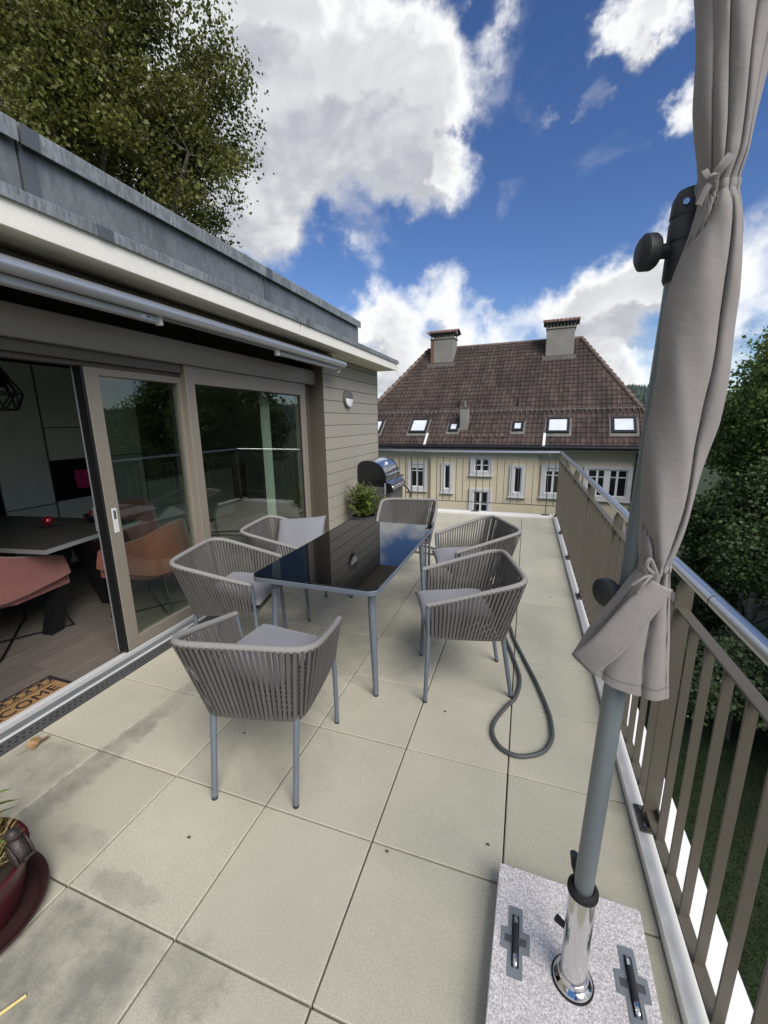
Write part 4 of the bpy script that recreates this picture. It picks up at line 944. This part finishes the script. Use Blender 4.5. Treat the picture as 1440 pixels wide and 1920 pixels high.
def ell(c, rx, ry, rz, M=None, n=14, k=10):
    m_ = MB().lathe([(math.sin(math.pi*t/k)+.001, -math.cos(math.pi*t/k)) for t in range(k+1)], n)
    T = Matrix.Translation(c) @ (M or Matrix.Identity(4)) @ Matrix.Diagonal((rx, ry, rz, 1)); return m_.xf(T)
tilt = Matrix.Rotation(R_(-28), 4, 'Y')
part('body', ell((bx, by, bz+.048), .030, .026, .050, tilt), 'bronze', bi, True)
part('head', ell((bx-.012, by-.002, bz+.104), .023, .021, .022), 'bronze', bi, True)
part('beak', MB().tube([(bx-.030, by-.008, bz+.104), (bx-.048, by-.014, bz+.099)], [.007, .001], 8), 'bronze', bi, True)
part('tail', MB().loft([[(bx+.016, by-.012, bz+.022), (bx+.016, by+.012, bz+.022), (bx+.020, by+.012, bz+.010), (bx+.020, by-.012, bz+.010)], [(bx+.052, by-.016, bz+.046), (bx+.052, by+.016, bz+.046), (bx+.055, by+.016, bz+.040), (bx+.055, by-.016, bz+.040)]], cap=True), 'bronze', bi)
for s in (-1, 1): part('wing', ell((bx+.006, by+s*.024, bz+.045), .018, .007, .042, Matrix.Rotation(R_(-34), 4, 'Y')), 'bronze', bi, True)
for s in (-1, 1): part('foot', MB().tube([(bx, by+s*.011, bz+.008), (bx-.004, by+s*.011, bz+.0012)], .005, 6), 'bronze', bi)

# ------------------------------------------------------------------ grill and leafy plant
gr = thing('gas_grill', 'black gas grill with a shiny steel lid against the siding corner', 'grill', (-2.15, 6.2, 0))
ya, yb = 5.84, 6.56
prof = [(-2.43, .74), (-2.43, .93), (-2.42, .985), (-2.39, 1.025), (-2.34, 1.045), (-2.26, 1.05), (-2.17, 1.035), (-2.09, .995), (-2.03, .935), (-1.995, .86), (-1.985, .80), (-1.985, .74)]
def shrink(pf, k): return [((x+2.2)*k-2.2, (z-.74)*k+.74) for x, z in pf]
part('lid', MB().prism(prof, 'y', ya+.031, yb-.031), 'lid', gr, True)
part('lid_end', MB().prism(shrink(prof, 1.02), 'y', ya, ya+.030), 'enamel', gr); part('lid_end', MB().prism(shrink(prof, 1.02), 'y', yb-.030, yb), 'enamel', gr)
part('thermometer', MB().tube([(-2.075, 6.15, .985), (-2.060, 6.15, .995)], .028, 16), 'opal', gr, True)
part('lid_handle', MB().tube([(-1.94, ya+.06, .845), (-1.94, yb-.06, .845)], .012, 10).tube([(-1.985, ya+.1, .83), (-1.94, ya+.1, .845)], .008, 6).tube([(-1.985, yb-.1, .83), (-1.94, yb-.1, .845)], .008, 6), 'alu', gr, True)
part('firebox', MB().prism([(-2.42, .60), (-2.42, .735), (-1.99, .735), (-1.97, .60)], 'y', ya+.01, yb-.01), 'enamel', gr)
cp = part('control_panel', MB().prism([(-1.989, .735), (-1.905, .70), (-1.865, .60), (-1.97, .598)], 'y', ya, yb), 'lid', gr)
for k in range(4):
    y = ya+.13+.15*k
    part('knob', MB().tube([(-1.884, y, .648), (-1.855, y, .66)], [.026, .022], 14), 'chrome', cp, True)
part('panel_end', MB().prism([(-1.992, .74), (-1.895, .71), (-1.85, .585), (-1.99, .585)], 'y', ya-.02, ya-.001), 'enamel', cp)
part('cabinet', MB().box(-2.41, -1.93, ya+.02, yb-.02, .09, .597, .004), 'grill_grey', gr)
part('door', MB().box(-1.928, -1.915, ya+.03, ya+.355, .11, .58, .003), 'grill_grey', gr); part('door', MB().box(-1.928, -1.915, ya+.362, yb-.03, .11, .58, .003), 'grill_grey', gr)
part('side_shelf', MB().box(-2.42, -1.99, ya-.035, ya-.021, .36, .66, .004), 'grill_grey', gr)
part('shelf_bracket', MB().box(-2.44, -2.421, ya-.05, ya+.0, .55, .72, .003), 'alu', gr); part('shelf_bracket', MB().box(-1.988, -1.97, ya-.05, ya-.021, .55, .72, .003), 'alu', gr)
part('side_shelf', MB().box(-2.40, -1.99, yb+.002, yb+.30, .70, .73, .004), 'grill_grey', gr)
for x in (-2.38, -1.96):
    for y in (ya+.06, yb-.06): part('wheel', MB().tube([(x, y-.012, .0465), (x, y+.012, .0465)], .045, 14), 'rubber', gr, True)
part('gas_hose', MB().tube(smooth_path([(-1.90, yb-.05, .60), (-1.82, yb-.02, .52), (-1.80, yb+.02, .40), (-1.9, yb+.06, .2)], 5), .012, 8), 'rubber', gr, True)
pp = thing('potted_shrub', 'leafy green shrub in a dark pot beside the gas grill', 'plant', (-2.18, 5.42, 0))
part('pot', MB().lathe([(.12, .0005), (.13, .01), (.165, .28), (.175, .285), (.175, .30), (.165, .30), (.155, .26), (.05, .25)], 24, (-2.18, 5.42, 0)), 'pot', pp, True)
lv = MB(); stm = MB()
for k in range(105):
    a = random.uniform(0, 2*math.pi); r0 = random.uniform(0, .10); tip = Vector((-2.16+random.gauss(0, .14), 5.40+random.gauss(0, .14), random.uniform(.42, .80)))
    b0 = Vector((-2.18+r0*math.cos(a), 5.42+r0*math.sin(a), .26)); tip.x = max(tip.x, -2.41); stm.tube([b0, b0.lerp(tip, .5)+Vector((0, 0, .05)), tip], .0022, 4)
    for q in range(22):
        t = random.uniform(.25, 1.0); p = b0.lerp(tip, t); aa = random.uniform(0, 2*math.pi); d = Vector((math.cos(aa), math.sin(aa), random.uniform(.1, 1.2)))
        if p.x+d.x*.08 < -2.42: continue
        blade(lv, p, d, random.uniform(.05, .11), .0090, .3, 3)
part('leaves', lv, 'leafP', pp, kind='stuff'); part('stems', stm, 'bark', pp)

# ------------------------------------------------------------------ trees
def leaf_cloud(C, per, spread, size, up=.25):
    n = len(C)*per; c = np.repeat(C, per, 0)+rng.normal(0, 1, (n, 3))*spread*np.array([1, 1, .55])
    nrm = rng.normal(0, 1, (n, 3)); nrm[:, 2] += up; nrm /= np.linalg.norm(nrm, axis=1, keepdims=True)
    t = np.cross(nrm, rng.normal(0, 1, (n, 3))); t /= np.linalg.norm(t, axis=1, keepdims=True); b = np.cross(nrm, t)
    s = (size*rng.uniform(.45, 1.35, n))[:, None]
    # leaf folded a little along the midrib
    P = [c-t*s*.55, c+b*s*.50-t*s*.02+nrm*s*.12, c+t*s*.65, c-b*s*.50-t*s*.02+nrm*s*.12]
    V = np.stack(P, 1).reshape(-1, 3); F = np.arange(4*n).reshape(-1, 4)
    return V, F
def make_tree(name, label, base, crown_c, crown_r, lobes, nclu, per, spread, size, leafm, barkm, trunk_r, group=None, seed=1, cat='tree', lrr=(.24, .40)):
    global rng
    rng = np.random.default_rng(seed); rd = random.Random(seed)
    root = thing(name, label, cat, base, group)
    B = np.array(base, float); Cc = np.array(crown_c, float); Rr = np.array(crown_r, float)
    th_ = rng.uniform(0, 2*np.pi, lobes); ph = np.arccos(rng.uniform(-.75, 1, lobes)); rr = rng.uniform(.35, .80, lobes)
    L_ = Cc+np.stack([np.cos(th_)*np.sin(ph), np.sin(th_)*np.sin(ph), np.cos(ph)], 1)*Rr*rr[:, None]
    lr = rng.uniform(*lrr, lobes)
    pick = rng.integers(0, lobes, nclu); dv = rng.normal(0, 1, (nclu, 3)); dv /= np.linalg.norm(dv, axis=1, keepdims=True)
    CL = L_[pick]+dv*(rng.uniform(0, 1, nclu)**.45)[:, None]*lr[pick][:, None]*Rr
    V, F = leaf_cloud(CL, per, spread, size)
    o = bpy.data.objects.new('crown', npmesh('crown', V, F, leafm, base)); COL.objects.link(o); o.parent = root; o['kind'] = 'stuff'; WL[o] = base
    tk = MB(); top = Cc+np.array([0, 0, Rr[2]*.55]); tp = []
    for k in range(9):
        t = k/8; p = B+(top-B)*t; p[:2] += np.array([math.sin(t*5+seed), math.cos(t*4+seed)])*.12*Rr[0]*.4*t; tp.append(Vector(p))
    tk.tube(tp, [trunk_r*(1-.82*k/8)+.01 for k in range(9)], 9)
    lp = []
    for i in range(lobes):
        t = min(.95, max(.25, (L_[i][2]-B[2])/(top[2]-B[2])-.22)); a = tp[int(t*8)].lerp(tp[min(8, int(t*8)+1)], t*8-int(t*8)); b = Vector(L_[i]); mid = a.lerp(b, .5)+Vector((rd.uniform(-.3, .3), rd.uniform(-.3, .3), -.08*(b-a).length))
        pth = smooth_path([a, mid, b, b+(b-a)*.10+Vector((0, 0, .1))], 3); r0 = trunk_r*.38
        tk.tube(pth, [r0*(1-.85*k/(len(pth)-1))+.008 for k in range(len(pth))], 6); lp.append(pth)
    for i in range(nclu):
        if i % 2: continue
        pth = lp[pick[i]]; b = Vector(CL[i]); a = min(pth[2:], key=lambda q: (q-b).length); tk.tube([a, a.lerp(b, .55)+Vector((0, 0, .06)), b], [.016, .010, .005], 3, cap=False)
    part('trunk', tk, barkm, root, True)
    return root
make_tree('maple_tree', 'large olive green maple rising behind the zinc roof edge', (-11.0, 9.1, GZ), (-11.2, 8.9, 9.1), (4.9, 4.9, 6.2), 64, 1550, 125, .235, .074, 'leafA', 'bark', .26, seed=5, lrr=(.17, .29))
RT = [('broadleaf_tree', 'tall dark broadleaf tree beside the parasol at the right edge', (6.9, 13.2), 3.0, (2.5, 2.5, 3.2), -1.0+2.6, 'leafB', 'bark', 11),
      ('broadleaf_tree', 'pale-trunked tree in the dark foliage right of the parasol', (5.6, 12.0), -2.0, (1.9, 1.9, 2.6), -1.4, 'leafC', 'birch', 12),
      ('broadleaf_tree', 'broad dark tree farther back behind the railing on the right', (9.8, 18.5), .5, (3.6, 3.6, 4.6), .3, 'leafB', 'bark', 13),
      ('broadleaf_tree', 'dense dark tree standing to the right of the frame edge', (8.6, 8.6), .5, (3.0, 3.0, 3.8), -1.4, 'leafC', 'bark', 14),
      ('broadleaf_tree', 'green tree beyond the lawn reflected in the window panes', (12.5, 13.0), 1.0, (3.6, 3.6, 4.0), -.8, 'leafB', 'bark', 15),
      ('broadleaf_tree', 'loose green tree far to the right reflected in the sliding door', (11.0, 4.0), 1.0, (3.2, 3.2, 4.0), -.8, 'leafB', 'bark', 16)]
for (nm, lab, (x, y), _, cr, cz, lm, bm_, sd0) in RT:
    make_tree(nm, lab, (x, y, GZ), (x, y, cz), cr, 34 if sd0 < 13 else 26, 1700 if sd0 < 13 else 1300, 100 if sd0 < 13 else 34, .21, .074 if sd0 < 13 else .13, lm, bm_, .16, 'trees along the garden', sd0, lrr=(.18, .32) if sd0 < 13 else (.24, .40))
BU = [((4.7, 10.0), (1.3, 1.2, 1.5), 'leafD', 'silvery green shrub at the foot of the trees below the railing'), ((6.3, 9.6), (1.5, 1.3, 1.7), 'leafC', 'dark leafy shrub at the lawn edge right of the silvery shrub'), ((4.0, 12.6), (1.4, 1.4, 1.9), 'leafC', 'dark shrub behind the silvery shrub near the neighbouring house'), ((7.8, 10.6), (1.6, 1.4, 2.0), 'leafD', 'large shrub under the tree at the right edge')]
for k, ((x, y), cr, lm, lab) in enumerate(BU):
    make_tree('garden_shrub', lab, (x, y, GZ), (x, y, GZ+cr[2]*.95), cr, 10, 520, 60, .14, .075, lm, 'bark', .04, 'shrubs along the lawn', 30+k, 'shrub')
# grass blades on the near lawn
n = 60000; gx = rng.uniform(1.0, 7.5, n); gy = rng.uniform(2.0, 11, n); az = rng.uniform(0, 2*np.pi, n); h = rng.uniform(.03, .085, n); lean = rng.normal(0, .02, (n, 2)); w = .006
sx_, sy_ = np.cos(az)*w, np.sin(az)*w
V = np.stack([np.stack([gx-sx_, gy-sy_, np.full(n, GZ)], 1), np.stack([gx+sx_, gy+sy_, np.full(n, GZ)], 1), np.stack([gx+lean[:, 0], gy+lean[:, 1], GZ+h], 1)], 1).reshape(-1, 3)
o = bpy.data.objects.new('lawn_grass', npmesh('lawn_grass', V, np.arange(3*n).reshape(-1, 3), 'grass')); COL.objects.link(o); tag(o, 'short dark green lawn grass below the railing', 'grass', kind='stuff')

# ------------------------------------------------------------------ neighbouring house
HA = R_(-3.6); U0, W0 = -3.3, 20.3
hw = thing('neighbour_house', 'pale yellow house with a large brown tiled hip roof and two chimneys', 'house', (U0*math.cos(HA)-W0*math.sin(HA), U0*math.sin(HA)+W0*math.cos(HA), GZ), rz=HA); WL[hw] = (U0, W0, GZ)
EZ, WE, RZ, RW = .41, 19.65, 5.82, 25.6
UL, UR, RL, RR = -10.95, 4.45, -7.53, .86
BW_ = 2*RW-WE
sl_ = math.hypot(RW-WE, RZ-EZ); cs_, sn_ = (RW-WE)/sl_, (RZ-EZ)/sl_
part('wall', MB().box(UL+.55, UR-.55, 20.32, BW_-.6, GZ, .34).box(-5.83, -.69, 20.14, 20.3199, GZ, .34), 'render', hw)
part('cornice', MB().box(UL+.3, UR-.3, 19.98, BW_-.3, .20, .335, .02), 'house_white', hw)
part('eaves_board', MB().box(UL+.05, UR-.05, 19.70, BW_-.05, .3355, .40), 'gutter', hw)
gt = MB().tube([(UL-.05, 19.60, .40), (UR+.05, 19.60, .40)], .085, 12); gt.box(UL, UR, 19.66, 19.70, .36, .52)
part('gutter', gt, 'gutter', hw, True)
# roof body
rb = part('roof', MB().add([(UL, WE, EZ), (UR, WE, EZ), (UR, BW_, EZ), (UL, BW_, EZ), (RL, RW, RZ), (RR, RW, RZ)], [(0, 1, 5, 4), (1, 2, 5), (2, 3, 4, 5), (3, 0, 4), (0, 3, 2, 1)]), 'roof', hw)
def rp(u, s, h): return (u, WE+s*cs_-h*sn_, EZ+s*sn_+h*cs_)
tl = MB(); nrow = 26; rs_ = sl_/nrow; tw_ = .205
for r in range(nrow):
    s0 = r*rs_-.03; s1 = min(sl_, (r+1)*rs_+.02); f0 = max(0, s0)/sl_
    ul = UL+(RL-UL)*f0; ur = UR+(RR-UR)*f0; off = 0
    k0 = int(math.floor((ul-off)/tw_))+1; k1 = int(math.floor((ur-off)/tw_))
    for k in range(k0, k1+1):
        a = off+k*tw_-tw_; j = random.uniform(-.004, .006)
        if a < ul-.12 or a+tw_ > ur+.12: continue
        us = (a+.004, a+.055, a+.10, a+.15, a+tw_-.004); hs2 = (.046, .024, .022, .026, .046); o = len(tl.v)
        for u, h in zip(us, hs2): tl.v.append(rp(u, s0, .002))
        for u, h in zip(us, hs2): tl.v.append(rp(u, s0, h+.012+j))
        for u, h in zip(us, hs2): tl.v.append(rp(u, s1, h*.6-.004))
        for q in range(4): tl.f += [(o+q, o+q+1, o+5+q+1, o+5+q), (o+5+q, o+5+q+1, o+10+q+1, o+10+q)]
part('roof_tiles', tl, 'roof', rb, kind='stuff')
part('ridge_tiles', MB().tube([(RL-.1, RW, RZ+.02), (RR+.1, RW, RZ+.02)], .10, 8), 'ridge', rb, True)
def hip(name, a, b):
    a, b = Vector(a), Vector(b); n = int((b-a).length/.36); hm = MB()
    for k in range(n):
        p, q = a.lerp(b, k/n), a.lerp(b, (k+1.12)/n); hm.tube([p+Vector((0, 0, .05)), q+Vector((0, 0, .02))], [.12, .09], 8)
    part(name, hm, 'ridge', rb, True)
hip('hip_tiles', (UL, WE, EZ), (RL, RW, RZ)); hip('hip_tiles', (UR, WE, EZ), (RR, RW, RZ))
def sbox(mb, u0, u1, s0, s1, h0, h1):
    o = len(mb.v); mb.v += [rp(u0, s0, h0), rp(u1, s0, h0), rp(u1, s1, h0), rp(u0, s1, h0), rp(u0, s0, h1), rp(u1, s0, h1), rp(u1, s1, h1), rp(u0, s1, h1)]
    mb.f += [tuple(i+o for i in f) for f in [(0,3,2,1),(4,5,6,7),(0,1,5,4),(1,2,6,5),(2,3,7,6),(3,0,4,7)]]; return mb
def S_(w): return (w-WE)/cs_
def skylight(u0, u1, w0, w1, f=.10):
    s0, s1 = S_(w0), S_(w1); k = sbox(MB(), u0-f, u1+f, s0-f*1.3, s0-.001, .02, .12); sbox(k, u0-f, u1+f, s1+.001, s1+f, .02, .12); sbox(k, u0-f, u0-.001, s0, s1, .02, .12); sbox(k, u1+.001, u1+f, s0, s1, .02, .12)
    w_ = part('skylight', k, 'gutter', rb); part('pane', sbox(MB(), u0, u1, s0, s1, .03, .09), 'sky_glass', w_)
    fl = MB(); sbox(fl, u0-f-.09, u0-f-.002, s0-f-.1, s1+f, .015, .056); sbox(fl, u1+f+.002, u1+f+.09, s0-f-.1, s1+f, .015, .056); sbox(fl, u0-f-.089, u1+f+.089, s0-f-.22, s0-f*1.3-.002, .015, .054)
    part('flashing', fl, 'lead', w_)
for a in ((-6.93, -6.2, 20.38, 20.95), (-4.88, -4.60, 20.45, 20.73), (-1.84, -1.55, 20.46, 20.75), (-.33, .42, 20.36, 20.91), (2.30, 3.03, 20.37, 20.9), (-9.5, -8.72, 20.38, 20.92)): skylight(*a)
# snow guards
sg = MB(); s = S_(21.38)
for u in np.arange(UL+1.3, UR-1.0, .47): sbox(sg, u, u+.035, s-.12, s+.10, .03, .12); sbox(sg, u+.23, u+.262, s-.10, s+.08, .03, .10)
part('snow_guard', sg, 'lead', rb); sg = MB(); s = S_(20.12)
for u in np.arange(-4.0, -2.2, .28): sbox(sg, u, u+.035, s-.08, s+.08, .03, .11)
part('snow_guard', sg, 'lead', rb)
part('snow_rail', MB().tube([rp(UL+1.2, S_(21.38), .12), rp(UR-1.0, S_(21.38), .12)], .02, 6), 'lead', rb)
for u in (-5.99, -.48): part('valley_strip', sbox(MB(), u-.06, u+.05, .02, S_(20.28), .03, .062), 'house_white', rb)
for u in (-1.84, -4.75):
    c = rp(u, S_(21.70), .05); part('roof_vent', MB().tube([c, (c[0], c[1], c[2]+.32)], .05, 8), 'gutter', rb)
def chimney(u0, u1, w0, w1, ztop, rust):
    ch = part('chimney', MB().box(u0, u1, w0, w1, 4.6, ztop, .015), 'chim', rb)
    if rust: part('rust_stain', MB().box(u0-.004, u0+.20, w0-.004, w0-.001, 4.95, ztop), 'chim_r', ch)
    part('crown', MB().box(u0-.05, u1+.05, w0-.05, w1+.05, ztop+.001, ztop+.07, .01), 'chim', ch)
    n_ = 9; zc = ztop+.071
    for k in range(n_):
        u = u0+(u1-u0-.05)*k/(n_-1); part('post', MB().box(u, u+.05, w0, w0+.06, zc, zc+.19), 'chim', ch)
        if k in (0, n_-1): part('post', MB().box(u, u+.05, w1-.08, w1, zc, zc+.19), 'chim', ch)
    zc += .19; part('cap', MB().box(u0-.1, u1+.1, w0-.12, w1+.12, zc+.001, zc+.06), 'gutter', ch)
    cp_ = MB(); wm = (w0+w1)/2
    for k in range(9):
        a = u0-.12+(u1-u0+.24)*k/8.0; da = (u1-u0+.24)/8*.92
        cp_.add([(a-da/2, w0-.16, zc+.062), (a+da/2, w0-.16, zc+.062), (a+da/2, wm, zc+.27), (a-da/2, wm, zc+.27), (a-da/2, w0-.16, zc+.11), (a, w0-.16, zc+.135), (a+da/2, w0-.16, zc+.11), (a+da/2, wm, zc+.30), (a, wm, zc+.32), (a-da/2, wm, zc+.30)],
                [(0, 1, 6, 5, 4), (4, 5, 8, 9), (5, 6, 7, 8), (1, 2, 7, 6), (0, 4, 9, 3)])
        cp_.add([(a-da/2, w1+.16, zc+.062), (a+da/2, w1+.16, zc+.062), (a+da/2, wm, zc+.31), (a-da/2, wm, zc+.31)], [(0, 1, 2, 3)])
    part('cap_tiles', cp_, 'terra', ch)
    part('apron', MB().box(u0-.14, u1+.14, w0-.30, w0-.006, 4.58, 4.84), 'lead', ch)
chimney(-7.15, -5.80, 24.6, 25.5, 6.22, True); chimney(-.84, .52, 24.56, 25.5, 6.22, False)
fl_ = part('flue', MB().box(-4.43, -4.05, 20.45, 20.90, .95, 2.22, .01), 'chim', rb); part('flue_cap', MB().box(-4.47, -4.01, 20.41, 20.94, 2.221, 2.27, .01), 'lead', fl_); part('flue_pipe', MB().tube([(-4.24, 20.68, 2.271), (-4.24, 20.68, 2.55)], .09, 12), 'lead', fl_, True)
# windows: stone surround, white frame, dark panes
def window(u0, u1, z0, z1, g, wf=20.32, cols=2, transom=.72, shutter=0, leaves=None):
    su = MB(); gu0, gu1, gz0, gz1 = g; w0 = wf-.075
    su.box(u0, gu0, w0, wf-.001, z0, z1, .004).box(gu1, u1, w0, wf-.001, z0, z1, .004).box(gu0+.0005, gu1-.0005, w0, wf-.001, gz1, z1, .004).box(gu0+.0005, gu1-.0005, w0-.02, wf-.001, z0, gz0, .004)
    w_ = part('window', su, 'stone', hw)
    part('pane', MB().box(gu0+.001, gu1-.001, wf-.012, wf-.002, gz0+.001, gz1-.001), 'dark_glass', w_)
    fm = MB(); d0, d1 = wf-.026, wf-.0125; t = .05
    fm.box(gu0+.001, gu0+t, d0, d1, gz0+.001, gz1-.001).box(gu1-t, gu1-.001, d0, d1, gz0+.001, gz1-.001).box(gu0+t+.0005, gu1-t-.0005, d0, d1, gz1-t, gz1-.001).box(gu0+t+.0005, gu1-t-.0005, d0, d1, gz0+.001, gz0+t)
    for k in range(1, cols):
        u = gu0+(gu1-gu0)*k/cols; wd = .045 if (cols != 4 or k != 2) else .13
        fm.box(u-wd, u+wd, d0+.003, d1, gz0+t+.0005, gz1-t-.0005)
    if transom:
        z = gz0+(gz1-gz0)*transom
        for k in range(cols):
            a = gu0+(gu1-gu0)*k/cols; b = gu0+(gu1-gu0)*(k+1)/cols; fm.box(a+t+.001, b-t-.001, d0+.005, d1, z-.02, z+.02)
    part('frame', fm, 'house_white', w_)
    if shutter: part('shutter', MB().box(gu0+.051, gu1-.051, wf-.034, wf-.0265, gz1-shutter, gz1-.002), 'stone', w_)
    part('sill', MB().box(u0-.03, u1+.03, wf-.13, wf-.001, z0-.07, z0-.001, .005), 'stone', w_)
window(-7.07, -6.03, -1.92, -.42, (-6.89, -6.20, -1.74, -.56), shutter=.2)
window(-5.22, -4.60, -1.92, -.42, (-5.07, -4.77, -1.74, -.54), 20.14, 1, 0)
window(-3.80, -2.70, -.98, -.10, (-3.58, -2.88, -.80, -.20), 20.14, 2, .5)
window(-3.80, -2.70, -4.1, -1.65, (-3.59, -2.87, -4.0, -1.79), 20.14, 2, .72)
window(-1.90, -1.17, -1.94, -.45, (-1.71, -1.36, -1.76, -.56), 20.14, 1, 0)
window(-.55, .50, -1.92, -.42, (-.34, .33, -1.74, -.56), shutter=.15)
window(1.26, 3.16, -1.92, -.42, (1.42, 2.98, -1.76, -.56), 20.32, 4, .72)
window(-9.55, -7.65, -1.92, -.42, (-9.4, -7.8, -1.76, -.56), 20.32, 4, .72)
for (u0, u1) in ((-7.07, -6.03), (-.55, .5), (1.26, 3.16)): window(u0, u1, -4.6, -3.1, (u0+.17, u1-.17, -4.44, -3.26), cols=4 if u1-u0 > 1.5 else 2)
part('downpipe', MB().tube([(4.0-.75, 20.24, .3), (3.25, 20.24, GZ)], .05, 8), 'gutter', hw, True)
